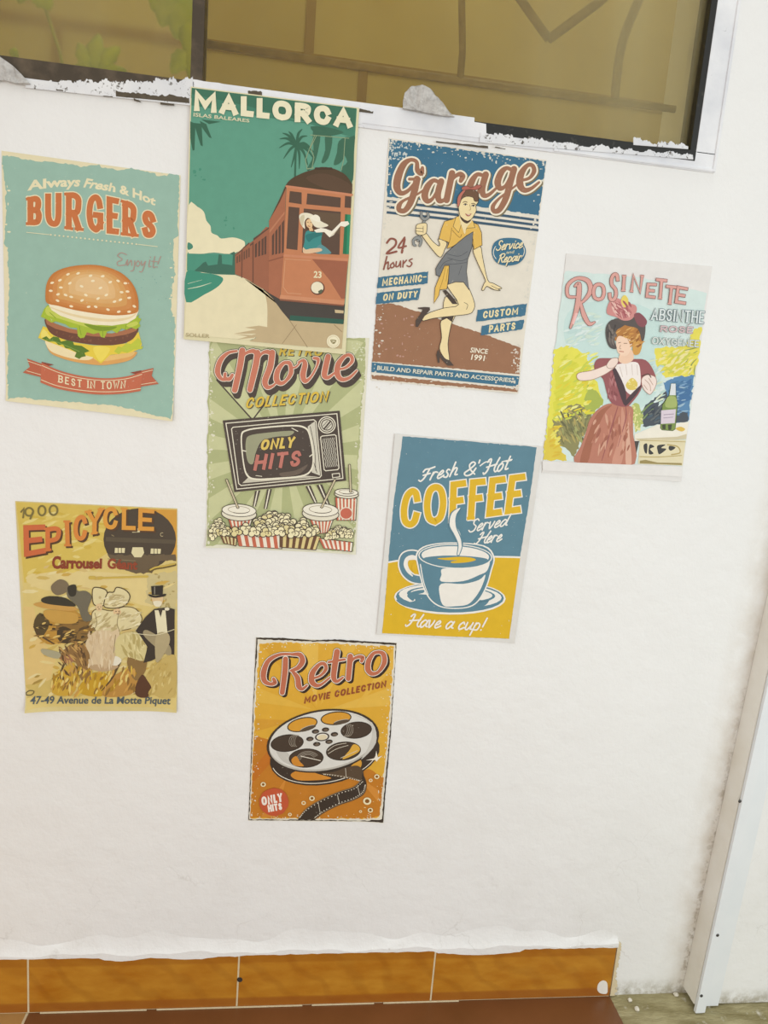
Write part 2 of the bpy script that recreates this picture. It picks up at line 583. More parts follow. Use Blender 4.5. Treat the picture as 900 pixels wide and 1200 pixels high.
    for px, py in ((822, 1167), (841, 1096), (867, 939)):
        q = at(px, py, -.0412)
        bm = bmesh.new()
        bmesh.ops.create_uvsphere(bm, u_segments=14, v_segments=8, radius=.0027)
        for w in bm.verts:
            w.co = Vector((w.co.x, w.co.y * .45, w.co.z)) + q
        link_bm('screw', bm, screw_m, o, True)

    # skirting tiles
    m, N, L, B = new_mat('orange_glazed_tile')
    v = objvec(N)
    mp = N.new('ShaderNodeMapping')
    mp.inputs['Scale'].default_value = (1, 1, 2.4)
    L.new(v, mp.inputs[0])
    base = mixc(N, L, ramp(N, L, noise(N, L, mp.outputs[0], 16, 6), .3, .7), lin('#c48a2c'), lin('#ad6c16'))
    w = N.new('ShaderNodeTexWave')
    w.wave_type = 'BANDS'
    w.bands_direction = 'DIAGONAL'
    w.inputs['Scale'].default_value = 9
    w.inputs['Distortion'].default_value = 6
    w.inputs['Detail'].default_value = 3
    L.new(v, w.inputs[0])
    base = mixc(N, L, math_n(N, L, 'MULTIPLY', ramp(N, L, w.outputs['Fac'], .70, .98), .22), base, lin('#8a4f10'))
    sep = N.new('ShaderNodeSeparateXYZ')
    L.new(v, sep.inputs[0])
    band = ramp(N, L, sep.outputs[2], .0155, .0175, (1, 1, 1, 1), (0, 0, 0, 1))
    base = mixc(N, L, math_n(N, L, 'MULTIPLY', band, .75), base, lin('#96551c'))
    band2 = ramp(N, L, sep.outputs[2], .079, .081)
    base = mixc(N, L, math_n(N, L, 'MULTIPLY', band2, .45), base, lin('#95540f'))
    L.new(base, B.inputs['Base Color'])
    B.inputs['Roughness'].default_value = .30
    bump(N, L, B, noise(N, L, mp.outputs[0], 20, 4), .15, .003)
    tile_m = m
    m, N, L, B = new_mat('pale_grout')
    v = objvec(N)
    L.new(mixc(N, L, noise(N, L, v, 90, 4), (.74, .64, .44, 1), (.58, .47, .28, 1)), B.inputs['Base Color'])
    B.inputs['Roughness'].default_value = .8
    grout_m = m
    bm = bmesh.new()
    J = [-1.3, -.992, -.681, -.3695, -.0580, .2532, .5615]
    for a, b in zip(J[:-1], J[1:]):
        add_box(bm, a + .0012, b - .0012, -.0050, -.0004, .001, .0945, .0015, 0)
    add_box(bm, J[0], J[-1] - .002, -.0042, -.0003, .0002, .0938, 0, 1)
    bb = tag(link_bm('baseboard_back', bm, [tile_m, grout_m]), kind='structure')
    # grout line between skirting and floor, broken in places
    bm = bmesh.new()
    for a, b in ((-.352, -.195), (-.18, .045), (.06, .16), (.175, .30)):
        add_box(bm, a, b, -.0068, -.0051, .0002, .0022, .0004)
    link_bm('grout_bead', bm, grout_m, bb)
    # white paint lip hanging over the tile tops
    rr = random.Random(11)
    up, lo = [], []
    for k in range(221):
        x = -1.30 + 1.8625 * k / 220
        up.append((x, 0, .1000 + .0022 * math.sin(x * 37) + .0015 * math.sin(x * 91) + rr.uniform(-.0006, .0006)))
        drop = .0945
        if -.26 < x < -.062: drop = .0905 + .002 * math.sin(x * 60)
        elif -.062 < x < .02: drop = .0955 - .002
        elif .255 < x < .40: drop = .0855 + .006 * abs(x - .33) / .08
        elif x > .40: drop = .0950
        lo.append((x, 0, drop + rr.uniform(-.0008, .0008)))
    bm = bmesh.new()
    add_prism(bm, [(x, -.0052, z) for x, _, z in up + lo[::-1]], (0, -.0005, 0))
    pts = [(x, -.0004, z + .004) for x, _, z in up]
    # sloping fillet from lip back to the wall
    def tp(x):
        return max(.04, min(1, (.5625 - x) / .03))
    a = [bm.verts.new((x, -.0057, z)) for x, _, z in up]
    m2 = [bm.verts.new((x, -.0044 * (.3 + .7 * tp(x)), z + .003)) for x, _, z in up]
    m3 = [bm.verts.new((x, -.0018 * tp(x), z + .010 * (.2 + .8 * tp(x)))) for x, _, z in up]
    b = [bm.verts.new((x, -.0001, z + (.024 + .008 * math.sin(x * 23) + .004 * math.sin(x * 61)) * (.3 + .7 * tp(x)))) for x, _, z in up]
    for lo_, hi_ in ((a, m2), (m2, m3), (m3, b)):
        for k in range(len(a) - 1):
            f = bm.faces.new((lo_[k], lo_[k + 1], hi_[k + 1], hi_[k]))
            f.smooth = True
    tag(link_bm('trim_3', bm, plaster), kind='structure')
    # crusty mortar edge where the tiles stop
    bm = bmesh.new()
    ed = [(.5625, z0 * .002) for z0 in range(0, 52)]
    add_prism(bm, [(.5618, -.0003, .0005)] + [(.5665 + rr.uniform(-.0022, .0030) + .004 * (z < .03), -.0003, max(.001, z)) for _, z in ed] + [(.5618, -.0003, .104)], (0, -.0042, 0))
    link_bm('mortar_edge', bm, grout_m, bb)
    # chip of white paint and a dark hole in the tiles
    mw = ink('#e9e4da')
    bm = bmesh.new()
    add_prism(bm, [at(x, y, -.0051) for x, y in catmull([(700, 1160), (701, 1153), (706, 1149), (711, 1151), (712, 1158), (711, 1164), (704, 1164)], True, 4)], (0, -.0004, 0))
    link_bm('paint_spot', bm, mw, bb)
    bm = bmesh.new()
    add_prism(bm, [at(281 + 3.2 * math.cos(a), 1148 + 2.8 * math.sin(a), -.0051) for a in [k * math.pi / 6 for k in range(12)]], (0, -.0004, 0))
    link_bm('nail_hole', bm, screw_m, bb)

    # floor: red-brown slab, tan tile to the left, rough screed to the right
    m, N, L, B = new_mat('red_brown_floor')
    v = objvec(N)
    L.new(mixc(N, L, ramp(N, L, noise(N, L, v, 8, 6), .3, .7), lin('#6f4522'), lin('#7c4e2a')), B.inputs['Base Color'])
    B.inputs['Roughness'].default_value = .38
    floor_m = m
    m, N, L, B = new_mat('tan_floor_tile')
    v = objvec(N)
    L.new(mixc(N, L, noise(N, L, v, 20, 5), lin('#b88f55'), lin('#a67c45')), B.inputs['Base Color'])
    B.inputs['Roughness'].default_value = .4
    tan_m = m
    m, N, L, B = new_mat('rough_dusty_screed')
    v = objvec(N)
    mp = N.new('ShaderNodeMapping')
    mp.inputs['Scale'].default_value = (1, 3.5, 1)
    L.new(v, mp.inputs[0])
    c = mixc(N, L, ramp(N, L, noise(N, L, mp.outputs[0], 14, 6, .65), .35, .68), lin('#b3a981'), lin('#857a50'))
    c = mixc(N, L, ramp(N, L, noise(N, L, v, 60, 4), .6, .75), c, lin('#d3cdbb'))
    L.new(c, B.inputs['Base Color'])
    B.inputs['Roughness'].default_value = .9
    bump(N, L, B, noise(N, L, mp.outputs[0], 30, 6, .65), .7, .006)
    scr_m = m
    bm = bmesh.new()
    add_box(bm, -.3695, .562, -2.6, 0, -.02, 0, .002, 0)
    add_box(bm, -1.5, -.3730, -2.6, 0, -.02, 0, .002, 1)
    add_box(bm, -.3735, -.369, -2.6, 0, -.02, -.001, 0, 3)
    add_box(bm, .5625, 1.6, -2.6, 0, -.02, -.002, 0, 2)
    tag(link_bm('floor', bm, [floor_m, tan_m, scr_m, grout_m]), kind='structure')

    # crumbs of plaster on the screed
    mc, N, L, B = new_mat('plaster_crumb')
    v = objvec(N)
    L.new(mixc(N, L, noise(N, L, v, 150, 4), (.82, .78, .68, 1), (.62, .56, .44, 1)), B.inputs['Base Color'])
    B.inputs['Roughness'].default_value = .9
    for i, (px, py, r, lab) in enumerate([(792, 1166, .0042, 'white plaster crumb on the rough floor beside the corner trim'),
                                          (738, 1172, .0036, 'white plaster crumb near the end of the orange skirting'),
                                          (746, 1183, .0044, 'pale plaster crumb lying furthest from the wall')]):
        q = on_floor(px, py)
        bm = bmesh.new()
        bmesh.ops.create_icosphere(bm, subdivisions=2, radius=r)
        rr = random.Random(i)
        for w in bm.verts:
            w.co *= rr.uniform(.75, 1.15)
            w.co.z *= .7
        zm = min(w.co.z for w in bm.verts)
        for w in bm.verts:
            w.co.z -= zm
        o = link_bm('plaster_crumb', bm, mc)
        o.location = (q.x, q.y, -.002)
        tag(o, lab, 'crumb', 'plaster crumbs on the floor')


build_room()


# ------------------------------------------------------------------ printed posters
# Each poster is a thin sheet on the wall; its print is laid on the sheet as thin ink shapes.
# Print shapes are traced in a local drawing frame per poster: photo position = origin + p / scale.
STEP = 8e-6
GLY = {}
_S = [(.9, .8), (.75, .95), (.5, 1), (.2, .93), (.08, .76), (.22, .58), (.5, .5), (.8, .4), (.93, .22), (.78, .05), (.5, 0), (.22, .04), (.08, .2)]
_O = [(.5, 0), (.14, .12), (0, .5), (.14, .88), (.5, 1), (.86, .88), (1, .5), (.86, .12), (.5, 0)]
_C = [(.95, .75), (.82, .93), (.52, 1), (.15, .87), (0, .5), (.15, .13), (.52, 0), (.82, .07), (.95, .25)]
# letter: (advance, straight strokes, smooth strokes)
GLY.update({
    'A': (.85, [[(0, 0), (.5, 1), (1, 0)], [(.2, .32), (.8, .32)]], []),
    'B': (.75, [[(.75, .52), (0, .52), (0, 0)], [(0, .52), (0, 1)]], [[(0, 1), (.6, 1), (.9, .88), (.88, .64), (.6, .53), (0, .52)], [(.5, .52), (.85, .46), (1, .26), (.85, .05), (.5, 0), (0, 0)]]),
    'C': (.8, [], [_C]), 'D': (.8, [[(0, 0), (0, 1)]], [[(0, 1), (.55, .98), (.92, .8), (1, .5), (.92, .2), (.55, .02), (0, 0)]]),
    'E': (.65, [[(1, 1), (0, 1), (0, 0), (1, 0)], [(0, .5), (.8, .5)]], []),
    'F': (.62, [[(1, 1), (0, 1), (0, 0)], [(0, .52), (.8, .52)]], []),
    'G': (.85, [[(.55, .45), (1, .45), (1, .1)]], [_C[:7] + [(.75, .04), (1, .2)]]),
    'H': (.8, [[(0, 0), (0, 1)], [(1, 0), (1, 1)], [(0, .5), (1, .5)]], []),
    'I': (.22, [[(.5, 0), (.5, 1)]], []), 'L': (.6, [[(0, 1), (0, 0), (1, 0)]], []),
    'M': (1.05, [[(0, 0), (0, 1), (.5, .25), (1, 1), (1, 0)]], []),
    'N': (.85, [[(0, 0), (0, 1), (1, 0), (1, 1)]], []), 'O': (.9, [], [_O]),
    'P': (.7, [[(0, 0), (0, 1)]], [[(0, 1), (.6, 1), (.95, .9), (1, .72), (.9, .5), (.6, .42), (0, .42)]]),
    'R': (.75, [[(0, 0), (0, 1)], [(.5, .45), (1, 0)]], [[(0, 1), (.6, 1), (.95, .9), (.98, .72), (.88, .52), (.6, .46), (0, .46)]]),
    'S': (.72, [], [_S]), 'T': (.75, [[(0, 1), (1, 1)], [(.5, 1), (.5, 0)]], []),
    'U': (.8, [], [[(0, 1), (0, .6), (.03, .25), (.2, .05), (.5, 0), (.8, .05), (.97, .25), (1, .6), (1, 1)]]),
    'V': (.8, [[(0, 1), (.5, 0), (1, 1)]], []), 'X': (.8, [[(0, 0), (1, 1)], [(0, 1), (1, 0)]], []),
    'W': (1.1, [[(0, 1), (.25, 0), (.5, .8), (.75, 0), (1, 1)]], []),
    'Y': (.8, [[(0, 1), (.5, .48), (1, 1)], [(.5, .48), (.5, 0)]], []),
    'Q': (.9, [[(.6, .2), (1, -.1)]], [_O]), ' ': (.4, [], []),
})
CUR = {
    'a': (.52, [[(.9, .45), (.5, .57), (.1, .3), (.15, .03), (.45, .02), (.85, .35)], [(.97, .57), (.84, .15), (1.1, .06)]]),
    'c': (.42, [[(.9, .42), (.65, .57), (.15, .35), (.12, .1), (.4, 0), (1.05, .16)]]),
    'd': (.54, [[(.85, .45), (.5, .57), (.1, .3), (.15, .03), (.5, .05), (.85, .4)], [(1.1, 1), (.88, .15), (1.1, .05)]]),
    'e': (.42, [[(.12, .24), (.6, .3), (.85, .47), (.62, .57), (.25, .4), (.12, .12), (.4, 0), (1.1, .18)]]),
    'h': (.52, [[(.35, 1), (.05, 0)], [(.15, .3), (.45, .56), (.78, .5), (.68, .1), (1.0, .07)]]),
    'i': (.26, [[(.5, .56), (.35, .1), (1.0, .08)], [(.66, .78), (.69, .80)]]),
    'n': (.52, [[(.2, .57), (.05, 0)], [(.12, .3), (.45, .56), (.74, .5), (.66, .1), (1.0, .07)]]),
    'o': (.46, [[(.55, .57), (.15, .4), (.08, .12), (.4, -.01), (.8, .15), (.85, .42), (.55, .57), (.5, .5)]]),
    'p': (.52, [[(.28, .57), (0, -.42)], [(.17, .35), (.5, .57), (.87, .42), (.72, .05), (.3, .02)]]),
    'r': (.40, [[(.2, .57), (.05, 0)], [(.14, .3), (.45, .56), (.95, .5)]]),
    's': (.38, [[(.85, .5), (.52, .57), (.32, .42), (.75, .2), (.6, .0), (.1, .05)]]),
    't': (.34, [[(.62, .98), (.35, .1), (1.0, .07)], [(.05, .64), (1.1, .68)]]),
    'u': (.54, [[(.17, .57), (.12, .12), (.4, 0), (.75, .3)], [(.92, .57), (.78, .1), (1.05, .06)]]),
    'v': (.46, [[(.1, .57), (.32, .02), (.72, .3), (.85, .56)]]),
    'y': (.52, [[(.17, .57), (.2, .15), (.5, .1), (.85, .5)], [(.94, .57), (.6, -.3), (.1, -.38)]]),
    'j': (.3, [[(.7, .56), (.4, -.3), (-.1, -.36)], [(.8, .78), (.82, .8)]]),
    'f': (.36, [[(1.0, .9), (.75, 1), (.35, -.1), (.1, -.3)], [(.1, .55), (.95, .57)]]),
    'F': (.7, [[(.05, .78), (.2, .96), (.6, .94), (1.1, 1.0)], [(.62, .94), (.45, .3), (.2, .02), (-.05, .12)], [(.2, .48), (.85, .54)]]),
    'H': (.9, [[(.1, .8), (.25, .98), (.38, .9), (.25, .25), (.0, .0), (-.1, .1)], [(1.05, 1), (.82, .3), (.95, .02), (1.15, .1)], [(.1, .45), (.95, .56)]]),
    'S': (.6, [[(.95, .85), (.7, 1), (.35, .88), (.4, .62), (.8, .4), (.7, .08), (.3, 0), (0, .15)]]),
    'R': (.7, [[(.3, .95), (.1, 0)], [(.05, .8), (.4, 1), (.9, .95), (.85, .62), (.3, .5)], [(.45, .5), (.75, .05), (1.1, .08)]]),
    'E': (.62, [[(.95, .88), (.6, 1), (.3, .82), (.55, .58), (.15, .35), (.25, .02), (.6, 0), (.95, .18)]]),
    '&': (.75, [[(1.0, .45), (.7, .05), (.25, .0), (.05, .25), (.5, .5), (.85, .8), (.6, 1), (.35, .82), (.55, .4), (1.0, .0)]]),
    "'": (.2, [[(.5, 1), (.35, .8)]]),
    '!': (.3, [[(.8, 1), (.45, .3)], [(.32, .03), (.34, .05)]]),
    ' ': (.32, []),
}
_FONT = {}


def font_faces(txt, bold):
    """faces of a word set in the built-in sans face, in units of its capital height"""
    if (txt, bold) in _FONT:
        return _FONT[(txt, bold)]
    cu = bpy.data.curves.new('lettering_source', 'FONT')
    cu.body = txt
    cu.offset = bold
    cu.resolution_u = 3
    ob = bpy.data.objects.new('lettering_source', cu)
    me = ob.to_mesh()
    vs = [(v.co.x / .73, v.co.y / .73) for v in me.vertices]
    fs = [list(p.vertices) for p in me.polygons]
    ob.to_mesh_clear()
    bpy.data.objects.remove(ob)
    bpy.data.curves.remove(cu)
    x0, x1 = min(v[0] for v in vs), max(v[0] for v in vs)
    vs = [((v[0] - x0) / (x1 - x0), v[1]) for v in vs]
    _FONT[(txt, bold)] = (vs, fs)
    return vs, fs


def lerp_list(p, t):
    n = len(p) - 1
    if t <= 0 or t >= 1:
        i = 0 if t <= 0 else n - 1
        u = t * n - i
        return tuple(a + (b - a) * u for a, b in zip(p[i], p[i + 1]))
    i = min(n - 1, int(t * n))
    u = t * n - i
    return tuple(a + (b - a) * u for a, b in zip(p[i], p[i + 1]))


class Poster:
    def __init__(self, view, corners, paper, label, curls=(), base=.0009, wear=0, outline=None, wear_all=None):
        self.ox, self.oy, self.s = view
        self.K = list(corners)
        self.base, self.wear, self.layer = base, wear, 0
        c = [self.w(p) for p in corners]
        mid = sum(c, Vector()) / 4
        self.root = bpy.data.objects.new('poster', None)
        COL.objects.link(self.root)
        self.root.location = (mid.x, -base, mid.z)
        tag(self.root, label, 'poster', 'retro posters on the white wall')
        self.org = Vector((mid.x, 0, mid.z))
        # curls: (corner or edge direction point in drawing frame, start point, lift)
        self.curls = []
        for a, b, lift in curls:
            A, Bv = self.w(a), self.w(b)
            d = (Bv - A)
            ln = d.length
            self.curls.append((A - self.org, d.normalized(), ln, lift))
        self.parts = {}
        self.cur = None
        # paper sheet
        bm = bmesh.new()
        pts = catmull(outline, True, 2) if outline else corners
        f = bm.faces.new([bm.verts.new(self.w(p) - self.org) for p in pts])
        self.finish_bm(bm)
        r = bmesh.ops.extrude_face_region(bm, geom=bm.faces[:])
        bmesh.ops.translate(bm, verts=[q for q in r['geom'] if isinstance(q, bmesh.types.BMVert)], vec=(0, .0003, 0))
        bmesh.ops.recalc_face_normals(bm, faces=bm.faces[:])
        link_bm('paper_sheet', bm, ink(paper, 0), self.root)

    def w(self, p):
        return at(self.ox + p[0] / self.s, self.oy + p[1] / self.s, 0)

    def lift(self, co):
        y = 0
        for A, d, ln, h in self.curls:
            s = (co - A).x * d.x + (co - A).z * d.z
            if s > 0:
                k, n = divmod(s / ln * 8, 1)
                y += h * ((k / 8) ** 2 * (1 - n) + ((k + 1) / 8) ** 2 * n)
        return y

    def finish_bm(self, bm):
        for f in bm.faces:
            f.normal_update()
        bmesh.ops.reverse_faces(bm, faces=[f for f in bm.faces if f.normal.y > 0])
        for A, d, ln, h in self.curls:
            for k in range(9):
                bmesh.ops.bisect_plane(bm, geom=bm.verts[:] + bm.edges[:] + bm.faces[:], dist=1e-7,
                                       plane_co=A + d * (ln * k / 8), plane_no=d)
        for v in bm.verts:
            v.co.y -= self.lift(v.co)

    def part(self, name, parent=None, label=None):
        """start drawing on a printed part (parent: a part already begun)"""
        key = name if name not in self.parts else name + str(len(self.parts))
        self.parts[key] = dict(name=name, shapes=[], parent=parent, label=label)
        self.cur = self.parts[key]['shapes']
        return key

    def go(self, key):
        self.cur = self.parts[key]['shapes']

    # ---- shapes
    def poly(self, pts, col, smooth=False, ol=None, olw=3, sub=4):
        pts = catmull(pts, True, sub) if smooth else pts
        self.layer += 1
        self.cur.append((self.layer, col, [list(pts)]))
        if ol:
            self.line(list(pts) + [pts[0]], olw, ol, smooth=False, caps=False)

    def ell(self, cx, cy, rx, ry, col, rot=0, n=28, ol=None, olw=3, a0=0, a1=360):
        c, s = math.cos(math.radians(rot)), math.sin(math.radians(rot))
        pts = []
        full = abs(a1 - a0) >= 360
        for k in range(n if full else n + 1):
            a = math.radians(a0 + (a1 - a0) * k / n)
            x, y = rx * math.cos(a), ry * math.sin(a)
            pts.append((cx + x * c - y * s, cy + x * s + y * c))
        self.poly(pts, col, ol=ol, olw=olw)

    def ring(self, cx, cy, rx, ry, w, col, rot=0, n=28, a0=0, a1=360):
        c, s = math.cos(math.radians(rot)), math.sin(math.radians(rot))
        pts = []
        for k in range(n + 1):
            a = math.radians(a0 + (a1 - a0) * k / n)
            x, y = rx * math.cos(a), ry * math.sin(a)
            pts.append((cx + x * c - y * s, cy + x * s + y * c))
        self.line(pts, w, col, smooth=False, caps=abs(a1 - a0) < 360)

    def ribbon(self, pts, w, caps=True):
        P = []
        for p in pts:
            if not P or abs(p[0] - P[-1][0]) + abs(p[1] - P[-1][1]) > .05:
                P.append(p)
        if len(P) < 2:
            return []
        if caps == 'sq':
            h = (w if not isinstance(w, (list, tuple)) else w[0]) / 2
            def ext(a, b):
                l = math.dist(a, b)
                return (a[0] + (a[0] - b[0]) / l * h, a[1] + (a[1] - b[1]) / l * h)
            if math.dist(P[0], P[-1]) > .2:
                P = [ext(P[0], P[1])] + P[1:-1] + [ext(P[-1], P[-2])]
        n = len(P)
        W = [w] * n if not isinstance(w, (list, tuple)) else [lerp_list([(q,) for q in w], i / (n - 1))[0] for i in range(n)]
        out, L, R = [], [], []
        closed = abs(P[0][0] - P[-1][0]) + abs(P[0][1] - P[-1][1]) < .2
        for i in range(n):
            a, b, c = P[i - 1] if i else (P[-2] if closed else P[0]), P[i], P[i + 1] if i < n - 1 else (P[1] if closed else P[-1])
            d1 = (b[0] - a[0], b[1] - a[1]); d2 = (c[0] - b[0], c[1] - b[1])
            l1, l2 = math.hypot(*d1), math.hypot(*d2)
            d1 = (d1[0] / l1, d1[1] / l1) if l1 > 1e-6 else None
            d2 = (d2[0] / l2, d2[1] / l2) if l2 > 1e-6 else None
            d1, d2 = d1 or d2, d2 or d1
            nx, ny = -(d1[1] + d2[1]), d1[0] + d2[0]
            ln = math.hypot(nx, ny)
            h = W[i] / 2
            dot = d1[0] * d2[0] + d1[1] * d2[1]
            if ln < .2:
                nx, ny, m = -d1[1], d1[0], 1
            else:
                nx, ny = nx / ln, ny / ln
                m = min(1.6, 1 / max(.3, nx * -d1[1] + ny * d1[0]))
            L.append((b[0] + nx * h * m, b[1] + ny * h * m))
            R.append((b[0] - nx * h * m, b[1] - ny * h * m))
        for i in range(n - 1):
            out.append([L[i], L[i + 1], R[i + 1], R[i]])
        if caps is True:
            for q, o, h in ((P[0], P[1], W[0] / 2), (P[-1], P[-2], W[-1] / 2)):
                if h > .6:
                    a0 = math.atan2(q[1] - o[1], q[0] - o[0])
                    out.append([(q[0] + h * math.cos(a0 - math.pi / 2 + k * math.pi / 7), q[1] + h * math.sin(a0 - math.pi / 2 + k * math.pi / 7)) for k in range(8)])
        return out

    def line(self, pts, w, col, smooth=True, caps=True, sub=6, dx=0, dy=0):
        pts = [(p[0] + dx, p[1] + dy) for p in pts]
        self.layer += 1
        self.cur.append((self.layer, col, self.ribbon(catmull(pts, False, sub) if smooth else pts, w, caps)))

    def strokes(self, lst, col, grow=0, dx=0, dy=0, smooth=True, caps=True):
        """several strokes [(points, width)] as one colour on one layer"""
        self.layer += 1
        for st in lst:
            pts, w = st[0], st[1]
            cp = st[2] if len(st) > 2 else caps
            self.layer += 1
            w = [q + grow for q in w] if isinstance(w, (list, tuple)) else w + grow
            pts = [(p[0] + dx, p[1] + dy) for p in pts]
            self.cur.append((self.layer, col, self.ribbon(catmull(pts, False, 6) if smooth else pts, w, cp)))

    def extrude(self, lst, col, grow, dx, dy, n=4):
        for k in range(n, 0, -1):
            self.strokes(lst, col, grow, dx * k / n, dy * k / n)

    def glyph_strokes(self, txt, top, bot, w, font=GLY, gap=.22, slant=0, serif=0, unit=None):
        adv = [font[c][0] for c in txt]
        tot = sum(adv) + gap * (len(txt) - 1)
        x, out = 0, []
        hgt = math.dist(lerp_list(top, .5), lerp_list(bot, .5))
        wid = math.dist(bot[0], bot[-1])
        ix, iy = w / 2 / (wid / tot), w / 2 / hgt

        def mp(u, v):
            a, b = lerp_list(bot, u / tot), lerp_list(top, u / tot)
            return (a[0] + (b[0] - a[0]) * v + slant * v * hgt, a[1] + (b[1] - a[1]) * v)
        for c, ad in zip(txt, adv):
            g = font[c]
            groups = [(g[1], False), (g[2], True)] if font is GLY else [(g[1], True)]
            for sl, sm in groups:
                for st in sl:
                    pts = catmull(st, False, 5) if sm else st
                    if font is GLY:
                        f = lambda p: mp(x + ix + p[0] * max(.01, ad - 2 * ix), iy + p[1] * (1 - 2 * iy))
                        if c == 'I':
                            f = lambda p: mp(x + ad / 2, iy + p[1] * (1 - 2 * iy))
                    else:
                        f = lambda p: mp(x + p[0] * ad, p[1])
                    q = [f(p) for p in pts]
                    out.append((q, w, 'sq' if font is GLY else True))
                    if serif and not sm:
                        for p, o in ((st[0], st[1]), (st[-1], st[-2])):
                            if p[1] in (0, 1) and abs(p[0] - o[0]) < .6 and abs(p[1] - o[1]) > .2:
                                cx, cy = f(p)
                                ox, oy = f(o)
                                ld = math.dist((cx, cy), (ox, oy))
                                cx, cy = cx + (cx - ox) / ld * w * .25, cy + (cy - oy) / ld * w * .25
                                ln = w * serif
                                e0, e = f(p), f((p[0] + .1, p[1]))
                                dd = math.dist(e0, e)
                                ux, uy = ((e[0] - e0[0]) / dd, (e[1] - e0[1]) / dd) if dd > .01 else (1, 0)
                                out.append(([(cx - ux * ln, cy - uy * ln), (cx + ux * ln, cy + uy * ln)], w * .5, 0))
            x += ad + gap
        return out

    def word(self, txt, top, bot, w, col, gap=.22, slant=0, serif=0, font=GLY, outline=None, ow=8, shadow=None, sd=(4, 4), caps=True):
        st = self.glyph_strokes(txt, top, bot, w, font, gap, slant, serif)
        sharp = font is GLY
        if shadow:
            self.strokes(st, shadow, ow if outline else 0, sd[0], sd[1], smooth=False)
        if outline:
            self.strokes(st, outline, ow, smooth=False)
        self.strokes(st, col, smooth=False, caps=caps)

    def text(self, txt, top, bot, col, bold=.02, slant=0):
        vs, fs = font_faces(txt, bold)
        h = math.dist(lerp_list(top, .5), lerp_list(bot, .5))
        P = []
        for u, v in vs:
            a, b = lerp_list(bot, u), lerp_list(top, u)
            P.append((a[0] + (b[0] - a[0]) * v + slant * v * h, a[1] + (b[1] - a[1]) * v))
        self.layer += 1
        self.cur.append((self.layer, col, [[P[i] for i in f] for f in fs]))

    def flecks(self, n, region, size, col, seed=1):
        """irregular worn spots; region(r) returns a point"""
        rr = random.Random(seed)
        self.layer += 1
        out = []
        for _ in range(n):
            x, y = region(rr)
            s = size * rr.uniform(.3, 1.2)
            st = rr.uniform(.5, 1.6)
            k0 = rr.uniform(0, 6)
            out.append([(x + s * st * rr.uniform(.5, 1) * math.cos(a), y + s / st * rr.uniform(.5, 1) * math.sin(a)) for a in [k0 + k * 2 * math.pi / 7 for k in range(7)]])
        self.cur.append((self.layer, col, out))

    def inside(self, x, y):
        out = []
        for (ax, ay), (bx, by) in zip(self.K, self.K[1:] + self.K[:1]):
            out.append(((bx - ax) * (y - ay) - (by - ay) * (x - ax)) / math.dist((ax, ay), (bx, by)))
        return out

    def dabs(self, n, region, cols, size, seed=1, ang=None):
        """short brush dabs in several colours"""
        rr = random.Random(seed)
        sets = {c: [] for c in cols}
        for _ in range(n):
            x, y = region(rr)
            if min(self.inside(x, y)) < size * 1.55:
                continue
            a = ang if ang is not None else rr.uniform(0, 3.14)
            a += rr.uniform(-.4, .4)
            l, w = size * rr.uniform(.6, 1.5), size * rr.uniform(.15, .35)
            ca, sa = math.cos(a), math.sin(a)
            sets[rr.choice(cols)].append([(x + u * l * ca - v * w * sa, y + u * l * sa + v * w * ca) for u, v in ((-1, 0), (-.5, -1), (.4, -.8), (1, .1), (.3, 1), (-.6, .7))])
        for c in cols:
            if sets[c]:
                self.layer += 1
                self.cur.append((self.layer, c, sets[c]))

    def edge_wear(self, corners, n, depth, size, col, seed=1, edges=(0, 1, 2, 3)):
        def reg(rr):
            e = rr.choice(edges)
            a, b = corners[e], corners[(e + 1) % 4]
            t = rr.random()
            cx = sum(c[0] for c in corners) / 4; cy = sum(c[1] for c in corners) / 4
            x, y = a[0] + (b[0] - a[0]) * t, a[1] + (b[1] - a[1]) * t
            d = rr.random() ** 2 * depth + size * 1.3
            l = math.hypot(cx - x, cy - y)
            nx, ny = -(b[1] - a[1]), b[0] - a[0]
            q = math.hypot(nx, ny)
            nx, ny = nx / q, ny / q
            if nx * (cx - x) + ny * (cy - y) < 0: nx, ny = -nx, -ny
            t2 = min(max(t, .02), .98)
            x, y = a[0] + (b[0] - a[0]) * t2, a[1] + (b[1] - a[1]) * t2
            return x + nx * d, y + ny * d
        self.flecks(n, reg, size, col, seed)

    def close(self):
        objs = {}
        for key, p in self.parts.items():
            bm = bmesh.new()
            mats, idx = [], {}
            for layer, col, polys in p['shapes']:
                if col not in idx:
                    idx[col] = len(mats)
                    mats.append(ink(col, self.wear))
                for i, poly in enumerate(polys):
                    vs = []
                    for q in poly:
                        c = self.w(q) - self.org
                        c.y = -(layer + .9 * i / len(polys)) * STEP - .00012
                        vs.append(bm.verts.new(c))
                    try:
                        f = bm.faces.new(vs)
                        f.material_index = idx[col]
                    except ValueError:
                        pass
            self.finish_bm(bm)
            o = link_bm(p['name'], bm, mats, objs[p['parent']] if p['parent'] else self.root)
            if p['label']:
                o['label'] = p['label']
            objs[key] = o


def rag(pts, amp, seed, step=9):
    """closed outline with small random bites along it"""
    rr = random.Random(seed)
    out = []
    n = len(pts)
    for i in range(n):
        a, b = pts[i], pts[(i + 1) % n]
        l = math.dist(a, b)
        m = max(1, int(l / step))
        for k in range(m):
            t = k / m
            out.append((a[0] + (b[0] - a[0]) * t + rr.uniform(-amp, amp), a[1] + (b[1] - a[1]) * t + rr.uniform(-amp, amp)))
    return out


